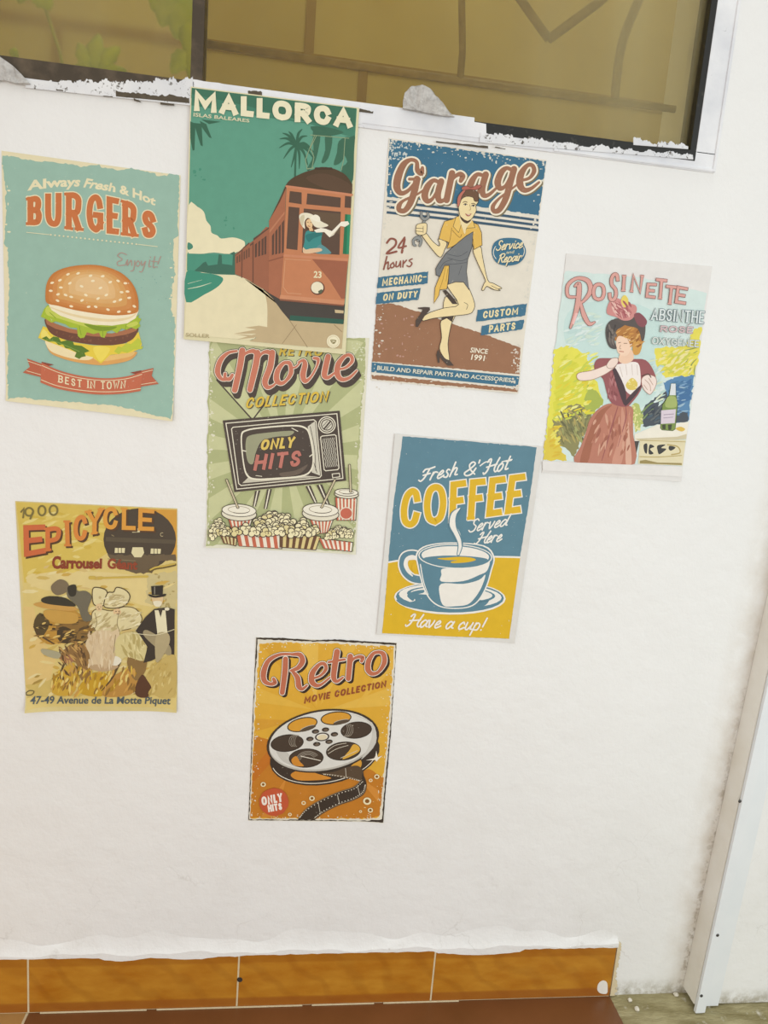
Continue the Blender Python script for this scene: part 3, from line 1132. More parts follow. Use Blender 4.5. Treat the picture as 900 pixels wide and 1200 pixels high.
def burgers_poster():
    K = [(8, 25), (770, 130), (740, 1176), (28, 1090)]
    P = Poster((0, 170, 3.6364), K, '#e2d8b4', 'turquoise BURGERS poster with a sesame bun burger, top left on the wall',
               curls=[((600, 1000), (740, 1176), .007), ((380, 1060), (375, 1135), .002)], wear=.25)
    cream, red = '#e6dcb6', '#c76b42'
    P.part('printed_ground')
    P.poly(rag([(14, 46), (60, 50), (110, 64), (170, 70), (230, 74), (300, 82), (350, 94), (400, 88), (424, 80), (432, 100), (470, 98), (500, 109), (540, 104), (560, 100), (600, 110), (660, 121), (668, 134), (712, 132), (722, 124), (764, 131),
                (763, 240), (757, 300), (759, 385), (742, 400), (738, 470), (748, 555), (735, 600), (735, 640), (728, 700), (747, 740), (744, 850), (741, 1000), (738, 1140), (733, 1166),
                (690, 1156), (620, 1140), (560, 1124), (480, 1108), (400, 1104), (350, 1097), (250, 1092), (150, 1084), (100, 1074), (36, 1082),
                (33, 1000), (35, 900), (31, 800), (38, 700), (42, 600), (35, 500), (33, 440), (20, 420), (22, 350), (29, 280), (22, 240), (29, 200), (20, 140), (12, 80)], 3, 3), '#98b9a9')
    P.flecks(26, lambda r: (r.uniform(725, 757), r.uniform(380, 760)), 5, cream, 5)
    P.flecks(16, lambda r: (r.uniform(24, 40), r.uniform(150, 1050)), 6, cream, 6)
    P.flecks(40, lambda r: (r.uniform(60, 720), r.uniform(120, 1080)), 2, '#a9cabd', 8)
    P.flecks(22, lambda r: (r.uniform(560, 720), r.uniform(560, 720)), 2.4, '#6d9a93', 9)
    P.part('headline_lettering')
    P.text('Always Fresh & Hot', [(118, 152), (240, 138), (340, 136), (430, 152), (500, 166), (580, 186), (668, 226)], [(118, 194), (240, 178), (330, 176), (405, 186), (500, 202), (580, 226), (662, 258)], cream, .035)
    P.word('BURGERS', [(120, 228), (205, 210), (300, 203), (400, 210), (485, 224), (570, 250), (670, 304)], [(120, 338), (205, 342), (300, 362), (400, 372), (485, 380), (570, 390), (668, 394)], 25, red, gap=.2, serif=.78, outline='#e9deb9', ow=9)
    P.line([(115, 373), (212, 383)], 2.6, cream, False)
    P.line([(590, 424), (672, 434)], 2.6, cream, False)
    P.strokes([([(215 + k * 18.2, 383 + k * 2.0), (222 + k * 18.2, 384 + k * 2.0)], 6) for k in range(21)], cream, smooth=False, caps=False)
    c2 = '#b08a84'
    P.strokes([(q, 3.6) for q in [[(541, 468), (518, 460), (503, 472), (522, 488), (502, 500), (506, 514), (532, 512)], [(536, 512), (545, 490), (544, 514), (560, 492), (563, 514)], [(576, 494), (571, 532), (558, 538)],
                                  [(590, 494), (580, 506), (588, 518), (598, 506), (590, 494)], [(604, 495), (606, 514), (620, 498)], [(622, 496), (608, 538), (596, 540)], [(640, 490), (636, 518), (644, 518)], [(642, 478), (643, 480)],
                                  [(661, 476), (654, 520), (664, 520)], [(648, 496), (672, 498)], [(686, 476), (674, 508)], [(670, 520), (671, 522)]]], c2)
    b = P.part('burger_picture')
    P.part('bottom_bun', b)
    P.poly([(200, 840), (260, 862), (330, 890), (400, 908), (480, 905), (580, 880), (572, 905), (540, 922), (480, 934), (420, 938), (330, 926), (260, 907), (216, 884)], '#dba35c', True)
    P.poly([(196, 832), (260, 852), (340, 880), (400, 898), (380, 916), (320, 912), (250, 893), (212, 872)], '#eddcae', True)
    P.poly([(400, 900), (480, 895), (570, 880), (560, 900), (480, 917), (420, 920)], '#e5bd74', True)
    P.part('cheese', b)
    P.poly([(165, 822), (186, 772), (206, 780), (230, 812), (300, 838), (400, 854), (480, 854), (540, 845), (592, 796), (606, 850), (598, 868), (560, 885), (470, 895), (432, 932), (398, 905), (330, 886), (260, 858), (200, 836)], '#e3c944')
    P.poly([(188, 785), (215, 815), (240, 838), (205, 832), (176, 818)], '#ecdb6e', True)
    P.poly([(400, 862), (470, 866), (440, 918), (420, 915)], '#ecd75c', True)
    P.poly([(488, 880), (505, 858), (520, 862), (540, 845), (560, 848), (590, 822), (604, 836), (598, 862), (612, 856), (606, 870), (570, 872), (545, 886), (520, 880), (508, 892)], '#bcc53f')
    P.part('patty', b)
    P.poly([(194, 742), (240, 762), (300, 783), (400, 800), (480, 803), (586, 776), (576, 818), (540, 842), (480, 853), (400, 851), (300, 835), (230, 810), (204, 782)], '#6f4336', True)
    P.poly([(196, 742), (240, 762), (300, 783), (400, 800), (480, 803), (586, 776), (582, 792), (540, 808), (480, 818), (400, 816), (300, 800), (240, 784), (202, 764)], '#a9674b')
    P.flecks(30, lambda r: (lambda t: (230 + 330 * t, 800 + 34 * math.sin(t * 3) + r.uniform(-8, 8)))(r.random()), 5, '#84523f', 2)
    P.part('lettuce', b)
    P.poly([(176, 732), (190, 700), (206, 682), (240, 708), (330, 742), (420, 765), (500, 766), (560, 752), (596, 722), (590, 735), (604, 742), (594, 758), (600, 772), (582, 786), (560, 778), (540, 788), (520, 782), (500, 802), (478, 790), (458, 796), (447, 822), (432, 818), (424, 800), (400, 806), (372, 798), (362, 820), (345, 824), (334, 814), (330, 780), (300, 778), (280, 764), (240, 752), (222, 758), (198, 742)], '#a5ba36')
    P.poly([(206, 688), (260, 722), (340, 750), (420, 770), (400, 782), (330, 764), (260, 742), (200, 722)], '#c3cc58', True)
    P.poly([(360, 762), (440, 774), (500, 774), (470, 790), (410, 790)], '#7d9628', True)
    P.poly([(540, 768), (580, 752), (590, 764), (560, 776)], '#c3cc58', True)
    P.strokes([([(340, 772), (348, 810)], 3), ([(440, 785), (440, 815)], 3), ([(215, 715), (240, 738)], 3), ([(540, 765), (535, 785)], 3)], '#869f2c', smooth=False)
    P.poly([(180, 824), (200, 815), (214, 828), (230, 816), (252, 820), (262, 838), (290, 832), (312, 838), (318, 852), (350, 856), (384, 878), (362, 886), (368, 900), (350, 904), (340, 912), (320, 902), (328, 884), (300, 868), (282, 866), (270, 850), (252, 852), (238, 838), (210, 838)], '#5b7a2b')
    P.strokes([([(200, 828), (260, 846), (340, 880)], 2.5)], '#8aa648')
    P.part('top_bun', b)
    P.poly([(202, 664), (222, 704), (260, 728), (330, 752), (400, 766), (480, 770), (545, 760), (580, 738), (593, 706), (560, 680), (400, 680), (260, 660)], '#f0e5c6')
    P.strokes([([(212, 690), (300, 722), (400, 742), (480, 748), (550, 738), (586, 716)], [3, 9, 12, 12, 9, 3])], '#e6d2a4')
    bun = [(203, 676), (196, 640), (202, 590), (226, 550), (270, 526), (330, 513), (400, 510), (460, 520), (520, 546), (565, 590), (588, 645), (592, 700), (582, 718), (540, 727), (480, 729), (400, 720), (320, 706), (250, 688)]
    for sc_, cc in ((1, '#c27a3a'), (.93, '#c98344'), (.85, '#ce8d4f'), (.75, '#d4985c'), (.63, '#d9a46b'), (.5, '#deb07d'), (.36, '#e2ba8b')):
        P.poly([(395 + (x - 395) * sc_, 590 + (y - 590) * (sc_ * .98)) for x, y in bun], cc, True)
    P.part('sesame_seeds', b)
    P.layer += 1
    for sx, sy in [(225, 588), (258, 577), (292, 552), (219, 622), (250, 637), (282, 640), (262, 608), (306, 648), (352, 663), (368, 640), (388, 558), (398, 580), (410, 690), (420, 655), (440, 560), (472, 585), (505, 580), (520, 628), (545, 625), (552, 652), (515, 660), (490, 668), (462, 702), (508, 711), (552, 711), (574, 688), (248, 664), (306, 688), (335, 548), (350, 603), (430, 610), (380, 690), (455, 640), (300, 590), (536, 590)]:
        P.ell(sx, sy, 8.5, 5, '#f1e2bd', (sx * 7) % 60 - 30, 8)
        P.layer -= 1
    P.layer += 1
    rb = P.part('ribbon_banner')
    P.poly([(118, 910), (180, 932), (180, 990), (100, 970), (130, 945)], '#b95a48')
    P.poly([(604, 962), (656, 950), (648, 984), (678, 1018), (600, 1030)], '#b95a48')
    P.poly([(180, 924), (232, 936), (180, 948)], '#8e3f34')
    P.poly([(604, 960), (556, 970), (604, 985)], '#8e3f34')
    P.strokes([([(120, 920), (180, 941)], 2.2), ([(116, 962), (180, 980)], 2.2), ([(606, 970), (652, 959)], 2.2), ([(604, 1020), (668, 1010)], 2.2)], cream, smooth=False)
    P.poly(catmull([(180, 928), (260, 962), (350, 984), (450, 994), (540, 986), (608, 967)]) + catmull([(601, 1048), (520, 1060), (420, 1063), (320, 1052), (240, 1036), (175, 1012)]), '#c2604c')
    P.line([(182, 940), (260, 972), (350, 994), (450, 1003), (540, 996), (606, 977)], 2.6, cream)
    P.line([(178, 1000), (240, 1024), (320, 1041), (420, 1051), (520, 1049), (602, 1037)], 2.6, cream)
    P.part('ribbon_lettering', rb)
    P.word('BEST IN TOWN', [(252, 980), (330, 998), (400, 1005), (470, 1007), (538, 1003)], [(250, 1011), (330, 1030), (400, 1038), (470, 1041), (535, 1036)], 5, cream, gap=.3, serif=1.0)
    P.close()


def tram_poster():
    K = [(52, 30), (766, 120), (708, 1166), (22, 1101)]
    P = Poster((210, 95, 3.6364), K, '#ddd5ae', 'green MALLORCA travel poster with a red tram and a woman in a white hat',
               curls=[((640, 1000), (708, 1166), .003)], base=.0046)
    cream = '#e6dcb6'
    dk = '#3a6650'
    P.part('printed_ground')
    P.poly([(57, 36), (756, 124), (734, 480), (722, 750), (692, 1140), (310, 1104), (26, 1082), (36, 900), (44, 530), (52, 180)], '#609b84')
    P.poly([(56, 36), (754, 123), (748, 215), (600, 190), (300, 130), (54, 80)], '#41725b')
    P.poly([(56, 62), (300, 115), (520, 180), (750, 200), (746, 250), (560, 190), (300, 150), (54, 110)], '#488069')
    P.flecks(5, lambda r: (r.uniform(60, 110), r.uniform(380, 430)), 9, '#4a8d75', 3)
    P.flecks(4, lambda r: (r.uniform(190, 240), r.uniform(580, 640)), 9, '#4a8d75', 4)
    P.flecks(60, lambda r: (r.uniform(60, 720), r.uniform(190, 700)), 2, '#68a892', 4)
    P.part('palm_leaves')
    for q in [[(50, 178), (72, 188), (68, 300), (60, 302), (50, 250)], [(66, 185), (98, 188), (103, 284), (94, 280), (74, 215)], [(90, 176), (118, 190), (141, 250), (130, 246), (100, 205)], [(96, 170), (150, 176), (180, 180), (130, 190)]]:
        P.poly(q, dk)
    fr = [(430, 252), (428, 290), (446, 335), (468, 222), (442, 228), (478, 372), (524, 212), (545, 240), (562, 290), (578, 342), (548, 362), (512, 378), (580, 316)]
    P.strokes([([(500, 280), ((500 + x) / 2 + (y - 280) * .06, (280 + y) / 2 - 14), (x, y)], [11, 11, 3]) for x, y in fr], dk)
    P.line([(499, 282), (496, 340), (494, 410)], 8, dk)
    for q in [[(570, 215), (602, 232), (582, 340), (556, 385), (545, 378), (572, 320)], [(560, 200), (640, 205), (700, 225), (640, 240), (590, 235)], [(622, 240), (652, 246), (640, 320), (620, 352), (606, 350), (622, 300)],
              [(680, 262), (722, 244), (712, 300), (690, 350), (658, 362), (672, 310)], [(700, 300), (746, 236), (744, 300), (740, 425), (716, 432), (688, 380), (716, 350)], [(740, 240), (690, 270), (700, 300), (744, 270)]]:
        P.poly(q, '#3f6a54', True, sub=3)
    P.strokes([([(560, 236), (722, 250)], 3), ([(545, 380), (572, 376)], 4), ([(545, 378), (538, 340), (576, 240)], 3), ([(566, 376), (574, 330), (560, 290), (584, 240)], 3), ([(690, 385), (700, 340), (706, 250)], 3)], '#8fa27e', smooth=False)
    P.part('sea_view')
    P.poly([(44, 532), (80, 540), (108, 562), (118, 598), (136, 622), (140, 650), (165, 662), (182, 675), (230, 670), (268, 680), (282, 694), (272, 722), (215, 740), (150, 734), (90, 740), (38, 728)], '#e8dfbb', True, sub=3)
    P.poly([(40, 692), (58, 700), (60, 715), (40, 722)], '#4a8670', True)
    P.poly([(37, 738), (228, 744), (240, 760), (240, 810), (36, 812)], '#4b917a')
    P.poly([(66, 812), (90, 792), (104, 778), (116, 772), (126, 790), (165, 784), (171, 742), (183, 744), (185, 782), (228, 788), (231, 745), (218, 738), (236, 730), (244, 742), (240, 828), (150, 824)], '#3b6a58')
    P.poly([(35, 815), (100, 818), (160, 827), (240, 829), (300, 850), (375, 960), (378, 1050), (320, 1100), (300, 1104), (26, 1082)], '#e4dab5')
    P.poly([(34, 816), (100, 820), (150, 826), (186, 840), (186, 858), (160, 884), (110, 912), (33, 945)], '#3f8d75', True, sub=3)
    P.strokes([([(40, 888), (90, 878), (140, 862)], [2, 4, 1]), ([(40, 866), (100, 850)], [2, 1])], '#cfd8b8')
    P.poly([(270, 838), (345, 862), (378, 930), (378, 1010), (340, 980), (300, 900)], '#e4dab5')
    P.part('pavement')
    P.poly(catmull([(280, 846), (330, 862), (362, 900), (376, 960), (376, 1050)]) + [(330, 1085), (235, 1080), (330, 1095), (300, 1110), (540, 1132), (692, 1142), (704, 1000), (480, 1000), (420, 930)], '#c0ab84')
    P.poly([(376, 1050), (340, 1044), (280, 1052), (330, 1060), (235, 1078), (330, 1078), (250, 1102), (320, 1095)], '#c0ab84')
    P.strokes([([(470, 1020), (546, 1134)], 2.5), ([(660, 1040), (692, 1070)], 2.5), ([(440, 1120), (500, 1040)], 2)], '#8f7a58', smooth=False)
    t = P.part('tram_picture')
    P.poly([(285, 846), (430, 920), (705, 950), (700, 1036), (470, 1020), (440, 985), (400, 930), (360, 890)], '#46403a')
    P.poly([(474, 1000), (702, 1018), (698, 1038), (470, 1022)], '#2f5a4b')
    P.poly([(662, 976), (700, 980), (699, 992), (664, 990)], '#c9b48c')
    # carriages behind
    P.poly([(240, 742), (300, 696), (320, 682), (372, 625), (388, 630), (384, 905), (300, 852), (240, 826)], '#9c5c48')
    for a, b_, c_, d_ in ((240, 268, 742, 826), (272, 300, 712, 842), (304, 314, 700, 850), (318, 384, 676, 880)):
        P.poly([(a, c_ + (300 - a) * .1), (b_, c_ - (b_ - a) * .75), (b_, c_ + 6 - (b_ - a) * .75), (a, c_ + 8)], '#5f4238')
    for x in (246, 256, 266, 276, 286, 296):
        P.poly([(x, 752 - (x - 246) * .7), (x + 6, 748 - (x - 246) * .7), (x + 6, 778 - (x - 246) * .5), (x, 780 - (x - 246) * .5)], '#6b473b')
    for x in (324, 338, 352, 364):
        P.poly([(x, 700 - (x - 324) * .75), (x + 9, 693 - (x - 324) * .75), (x + 8, 752 - (x - 324) * .3), (x, 756 - (x - 324) * .3)], '#5d4037')
    P.strokes([([(316, 690), (316, 858)], 5), ([(270, 720), (268, 840)], 4)], '#6e4437', smooth=False)
    # main car side
    P.poly([(384, 600), (456, 450), (446, 760), (430, 932), (382, 905), (384, 640)], '#a7624c')
    P.strokes([([(384, 770), (446, 752)], 5)], '#8a4e3d', smooth=False)
    for x in (396, 410, 424, 438):
        P.poly([(x, 664 - (x - 396) * 1.3), (x + 10, 650 - (x - 396) * 1.3), (x + 9, 742 - (x - 396) * .2), (x, 746 - (x - 396) * .2)], '#5f4238')
    P.poly([(386, 640), (450, 560), (450, 570), (386, 652)], '#b9745b')
    P.part('roof', t)
    P.poly(catmull([(386, 596), (430, 505), (464, 436), (516, 402), (580, 380), (612, 372), (660, 380), (706, 404), (737, 445)]) + [(735, 488), (600, 468), (460, 452), (430, 520)], '#54402f')
    P.poly([(575, 384), (580, 374), (650, 374), (655, 384)], '#473529')
    P.poly([(540, 420), (620, 400), (720, 440), (730, 480), (640, 470)], '#5e4636', True)
    P.part('front_panel', t)
    P.poly([(458, 450), (735, 486), (733, 500), (722, 750), (716, 800), (704, 945), (432, 926), (446, 745)], '#c27858')
    P.line([(458, 454), (735, 490)], 9, '#c97f64', False)
    P.poly([(566, 762), (716, 772), (706, 930), (690, 930), (640, 850)], '#9d5946')
    P.poly([(446, 742), (720, 760), (719, 770), (445, 752)], '#c98064')
    P.line([(452, 770), (444, 880), (462, 906), (520, 910)], 3, '#cf9070', False)
    P.line([(452, 762), (560, 768)], 3, '#cf9070', False)
    P.poly([(432, 914), (704, 938), (702, 956), (428, 930)], '#cb8567')
    P.poly([(428, 930), (702, 956), (700, 962), (430, 938)], '#8a5140')
    P.part('windows', t)
    for q in [[(472, 474), (522, 480), (522, 530), (468, 522)], [(546, 484), (688, 502), (686, 544), (542, 530)], [(706, 494), (733, 498), (731, 546), (704, 544)], [(467, 540), (513, 545), (504, 724), (457, 718)], [(531, 548), (688, 562), (682, 744), (523, 734)]]:
        P.poly(q, '#5c453a')
    P.poly([(560, 560), (686, 570), (684, 660), (600, 600)], '#66503f')
    P.poly([(706, 572), (730, 574), (722, 742), (696, 740)], '#2f8b66')
    P.poly([(706, 572), (716, 573), (712, 742), (696, 740)], '#28734f')
    P.part('number_lettering', t)
    P.text('23', [(574, 812), (607, 814)], [(572, 840), (606, 842)], cream, .03)
    P.part('headlamp', t)
    P.ell(590, 885, 30, 29, '#6b3c31')
    P.ell(588, 883, 26, 25, '#e8dfc2')
    P.poly([(592, 898), (606, 890), (613, 895), (604, 908), (594, 908)], '#57604a')
    w = P.part('woman_picture')
    P.part('blouse', w)
    P.poly([(540, 646), (575, 640), (608, 642), (604, 690), (612, 722), (570, 728), (530, 722), (534, 690)], '#3d8a86', True, sub=3)
    P.poly([(540, 660), (600, 648), (608, 660), (570, 676), (552, 690)], '#2f7471', True)
    P.poly([(600, 700), (640, 726), (642, 740), (580, 736)], '#5b8f92', True)
    P.poly([(528, 712), (540, 722), (560, 718), (600, 716), (606, 728), (560, 738), (530, 736)], '#ddb796', True)
    P.part('head', w)
    P.poly([(534, 600), (550, 586), (575, 596), (582, 640), (560, 646), (538, 626)], '#5b3a2b', True)
    P.poly([(542, 600), (554, 592), (566, 604), (568, 622), (560, 632), (546, 626), (541, 614)], '#e3bc92', True)
    P.strokes([([(545, 606), (551, 606)], 2), ([(559, 607), (564, 608)], 2)], '#4a3328', smooth=False)
    P.line([(549, 622), (557, 624)], 3, '#a8453c', False)
    P.poly([(552, 630), (566, 628), (572, 642), (556, 644)], '#dcb085')
    P.part('hat', w)
    P.poly([(514, 600), (512, 578), (524, 568), (546, 567), (572, 576), (604, 602), (636, 620), (600, 630), (575, 622), (555, 590), (542, 592), (534, 608), (536, 634), (522, 620)], '#e8e0c8', True, sub=3)
    P.poly([(560, 586), (580, 574), (598, 584), (600, 604), (588, 604), (570, 596)], '#efe9d6', True)
    P.poly([(514, 600), (520, 580), (534, 578), (530, 610), (526, 622)], '#cfc5a6', True)
    P.part('scarf', w)
    P.poly([(574, 640), (604, 630), (624, 634), (650, 644), (690, 604), (718, 602), (724, 614), (706, 626), (686, 622), (658, 660), (640, 670), (618, 648), (584, 650)], '#efe8d6')
    P.poly([(640, 668), (660, 650), (690, 618), (660, 656)], '#cdbfa4')
    P.part('headline_lettering')
    P.word('MALLORCA', [(66, 48), (738, 127)], [(66, 135), (736, 208)], 25, '#e9e2c2', gap=.13, caps=False)
    P.part('subtitle_lettering')
    P.text('ISLAS BALEARES', [(65, 142), (302, 170)], [(64, 158), (301, 184)], '#dcd6b4', .02)
    P.part('place_lettering')
    P.text('SOLLER', [(32, 1074), (133, 1080)], [(31, 1090), (132, 1096)], '#b0a27a', .01)
    P.part('round_badge')
    P.ell(656, 1111, 28, 28, '#e9e0c0')
    P.ring(656, 1111, 22, 22, 1.5, '#c5b88e')
    P.poly([(644, 1104), (668, 1106), (664, 1118), (656, 1122), (648, 1116)], '#8d8258', True)
    P.strokes([([(648, 1108), (664, 1112)], 2), ([(652, 1116), (660, 1108)], 2)], '#e9e0c0', smooth=False)
    P.close()


def garage_poster():
    K = [(115, 45), (808, 142), (679, 1168), (36, 1109)]
    P = Poster((425, 150, 3.751), K, '#e2dbcc', 'blue and cream Garage poster with a mechanic woman holding a wrench',
               curls=[((560, 1050), (679, 1168), .004)], wear=.4)
    blue, mar, cream, dk = '#40708a', '#9a6a52', '#ece2cc', '#3a3632'
    P.part('printed_ground')
    P.poly(rag([(119, 52), (804, 146), (772, 386), (560, 352), (320, 326), (106, 302)], 2.5, 4), blue)
    for dl, dr, cc in ((322, 406, '#40596c'), (347, 428, '#40596c'), (371, 450, '#40596c')):
        P.poly([(106, dl - 5), (440, (dl + dr) / 2 - 8), (772, dr - 5), (771, dr + 6), (440, (dl + dr) / 2 + 4), (104, dl + 6)], cc)
    P.poly(rag([(60, 775), (130, 772), (260, 812), (400, 862), (550, 912), (692, 966), (686, 1082), (42, 1026)], 2, 5), mar)
    P.poly([(40, 1030), (686, 1092), (678, 1138), (38, 1073)], blue)
    P.poly(rag([(38, 1084), (678, 1146), (676, 1160), (40, 1104)], 2, 5), mar)
    P.edge_wear(K, 220, 34, 6, '#d9d5c8', 3, (0, 3, 1))
    P.flecks(60, lambda r: (r.uniform(118, 200), r.uniform(60, 140)), 6, '#c6ccc8', 4)
    P.flecks(26, lambda r: (r.uniform(60, 220), r.uniform(820, 1010)), 6, '#b98a80', 6)
    P.flecks(26, lambda r: (r.uniform(60, 640), r.uniform(1095, 1150)), 5, '#d9cfc2', 7)
    P.flecks(40, lambda r: (r.uniform(650, 690), r.uniform(960, 1150)), 6, '#d9cfc2', 8)
    P.part('headline_lettering')
    t = [([(262, 176), (256, 198), (240, 186), (236, 150), (208, 142), (178, 164), (156, 214), (150, 262), (168, 288), (200, 276), (232, 238)], [10, 24, 18, 12, 13, 24, 30, 28, 18, 12, 9]),
         ([(205, 226), (248, 226)], 9),
         ([(238, 226), (228, 275), (208, 332), (184, 364), (160, 362), (160, 342), (180, 320), (240, 292), (275, 268)], [26, 26, 24, 18, 16, 18, 8, 6, 5]),
         ([(334, 240), (310, 232), (285, 258), (272, 298), (284, 322), (308, 310), (334, 262)], [12, 14, 24, 26, 20, 10, 8]),
         ([(344, 236), (330, 290), (336, 320), (356, 318), (378, 296)], [24, 24, 20, 12, 6]),
         ([(392, 200), (380, 260), (368, 318)], 24), ([(378, 262), (398, 222), (424, 204), (438, 214), (430, 234)], [6, 10, 16, 22, 14]),
         ([(528, 210), (502, 206), (480, 234), (468, 273), (482, 298), (504, 288), (528, 234)], [12, 14, 24, 26, 20, 10, 8]),
         ([(540, 206), (525, 263), (530, 296), (554, 294), (590, 262)], [24, 24, 20, 12, 6]),
         ([(654, 186), (630, 178), (606, 200), (592, 240), (602, 266), (626, 256), (650, 210)], [12, 14, 24, 26, 20, 10, 8]),
         ([(664, 182), (648, 240), (628, 310), (600, 360), (576, 366), (572, 344), (600, 310), (650, 272), (690, 240)], [24, 24, 24, 20, 16, 14, 7, 5, 5]),
         ([(692, 232), (730, 222), (752, 192), (744, 166), (720, 168), (694, 206), (690, 250), (708, 274), (738, 268), (774, 240)], [8, 10, 16, 14, 14, 26, 28, 20, 12, 6])]
    P.strokes(t, '#7d7358', 20, 5, 5)
    P.strokes(t, '#efe5cf', 19)
    P.strokes(t, '#9c6a56', 4)
    P.part('hours_lettering')
    P.strokes([([(106, 506), (122, 488), (144, 494), (142, 518), (106, 552), (148, 544)], 9), ([(184, 482), (156, 526), (190, 520)], 8), ([(184, 490), (172, 548)], 10),
               ([(106, 566), (92, 622)], 7), ([(96, 604), (112, 590), (110, 620), (118, 616)], 6), ([(134, 592), (122, 604), (126, 616), (138, 608), (134, 592)], 6),
               ([(148, 588), (146, 610), (158, 606), (166, 586)], 6), ([(166, 586), (166, 612)], 6), ([(178, 584), (176, 612)], 6), ([(178, 598), (192, 582)], 6), ([(217, 576), (204, 584), (216, 596), (206, 610), (194, 606)], 6)], '#8f4f46')
    for nm, q, txt, tt, bb in (('mechanic_tag', [(68, 657), (289, 632), (284, 685), (62, 706)], 'MECHANIC-', [(88, 662), (272, 644)], [(84, 696), (268, 676)]),
                               ('on_duty_tag', [(62, 726), (253, 705), (247, 755), (57, 776)], 'ON DUTY', [(92, 730), (242, 716)], [(87, 762), (238, 744)]),
                               ('custom_tag', [(504, 800), (722, 773), (712, 826), (497, 852)], 'CUSTOM', [(530, 806), (684, 788)], [(526, 838), (680, 820)]),
                               ('parts_tag', [(523, 870), (709, 843), (700, 886), (517, 912)], 'PARTS', [(556, 868), (672, 854)], [(552, 900), (668, 886)])):
        k = P.part(nm)
        P.poly(rag(q, 1.6, 9), blue)
        P.part('tag_lettering', k)
        if txt.endswith('-'):
            P.strokes([([(266, 656), (278, 655)], 5)], '#e8d39b', smooth=False)
            txt = txt[:-1]
            tt, bb = [(88, 662), (262, 645)], [(84, 696), (258, 677)]
        P.word(txt, tt, bb, 6.6, '#ead9a8', gap=.2)
    P.part('since_lettering')
    P.text('SINCE', [(474, 964), (550, 972)], [(470, 986), (547, 993)], cream, .025, .06)
    P.text('1991', [(478, 994), (536, 1000)], [(474, 1018), (533, 1024)], cream, .025, .06)
    P.part('footer_lettering')
    P.text('BUILD AND REPAIR PARTS AND ACCESSORIES...', [(64, 1044), (668, 1101)], [(62, 1063), (666, 1119)], '#dcdac8', .025, .05)
    s = P.part('service_badge')
    P.poly([(566, 545), (574, 510), (600, 490), (640, 484), (690, 490), (704, 510), (716, 540), (706, 575), (680, 598), (640, 606), (600, 600), (576, 580)], blue, True)
    P.ring(641, 545, 68, 50, 3, cream, -6, a0=150, a1=215)
    P.ring(641, 545, 68, 50, 3, cream, -6, a0=-30, a1=40)
    P.part('badge_lettering', s)
    P.word('Service', [(590, 498), (704, 488)], [(584, 540), (698, 528)], 5, '#e9d9ae', font=CUR, gap=.03, slant=.1, shadow='#2f556d', sd=(3, 3))
    P.text('and', [(630, 540), (664, 538)], [(629, 554), (662, 552)], '#dcd0a8', .01, .1)
    P.word('Repair', [(598, 556), (700, 546)], [(592, 594), (694, 584)], 5, '#e9d9ae', font=CUR, gap=.03, slant=.1, shadow='#2f556d', sd=(3, 3))
    w = P.part('woman_picture')
    sk = '#ecd8a6'
    f = lambda q: [(167 + a / 4.895 * 1.0 * .9165 * 1.0, b) for a, b in q]
    # region 6 of the study is drawn at 5.457 per photo pixel from (460,220): bring it to this frame
    g = lambda q: [((460 + a / 5.457 - 425) * 3.751, (220 + b / 5.457 - 150) * 3.751) for a, b in q]
    P.part('legs', w)
    P.poly(g([(335, 700), (420, 740), (390, 840), (372, 880), (352, 1000), (362, 1105), (330, 1090), (298, 1030), (312, 960), (304, 870), (318, 830)]), sk, True, dk, 2.6, 3)
    P.poly(g([(312, 826), (390, 822), (378, 860), (345, 836), (312, 852)]), '#4a3d36')
    P.poly(g([(352, 600), (450, 600), (484, 640), (522, 740), (512, 790), (480, 810), (380, 822), (260, 836), (196, 852), (190, 832), (236, 800), (330, 770), (420, 748), (352, 640)]), sk, True, dk, 2.6, 3)
    P.poly(g([(318, 660), (340, 655), (382, 700), (416, 746), (380, 745), (345, 700)]), '#4a3d36')
    P.line(g([(470, 780), (478, 750), (455, 735)]), 2, dk)
    P.part('shoe', w)
    P.poly(g([(160, 768), (205, 764), (236, 766), (238, 782), (205, 820), (160, 892), (146, 890), (146, 850), (176, 810), (190, 780), (162, 776)]), '#51433c', False)
    P.part('shoe', w)
    P.poly(g([(290, 1034), (302, 1062), (340, 1096), (362, 1104), (390, 1138), (350, 1138), (318, 1106), (300, 1082), (298, 1122), (288, 1120), (278, 1066)]), '#51433c', False)
    P.part('arm', w)
    P.poly(g([(290, 330), (345, 352), (330, 400), (318, 430), (300, 446), (262, 410), (192, 318), (182, 290), (212, 292), (250, 340), (292, 375), (300, 360)]), sk, True, dk, 2.6, 3)
    P.part('arm', w)
    P.poly(g([(512, 396), (560, 380), (572, 440), (605, 590), (640, 612), (692, 640), (690, 648), (672, 650), (686, 660), (640, 652), (600, 632), (580, 658), (568, 652), (584, 610), (590, 590), (540, 480)]), sk, True, dk, 2.6, 3)
    P.strokes([(g([(628, 628), (672, 650)]), 2), (g([(620, 640), (650, 655)]), 2)], dk, smooth=False)
    P.part('yellow_cloth', w)
    P.poly(g([(315, 500), (362, 494), (354, 590), (345, 650), (300, 655), (294, 690), (262, 742), (270, 640), (298, 570)]), '#e3b95a', False, dk, 2.4)
    P.strokes([(g([(338, 500), (322, 580), (300, 650)]), 2), (g([(352, 520), (340, 600)]), 2)], '#9a7a38')
    P.part('shirt', w)
    P.poly(g([(330, 218), (380, 205), (430, 180), (440, 230), (460, 290), (490, 215), (545, 240), (566, 290), (570, 370), (518, 398), (500, 330), (440, 340), (380, 380), (346, 392), (356, 352), (294, 328), (312, 262)]), '#e0b65a', False, dk, 2.4)
    P.poly(g([(404, 190), (430, 182), (440, 232), (420, 290), (385, 250)]), '#e8c36c', False, dk, 2)
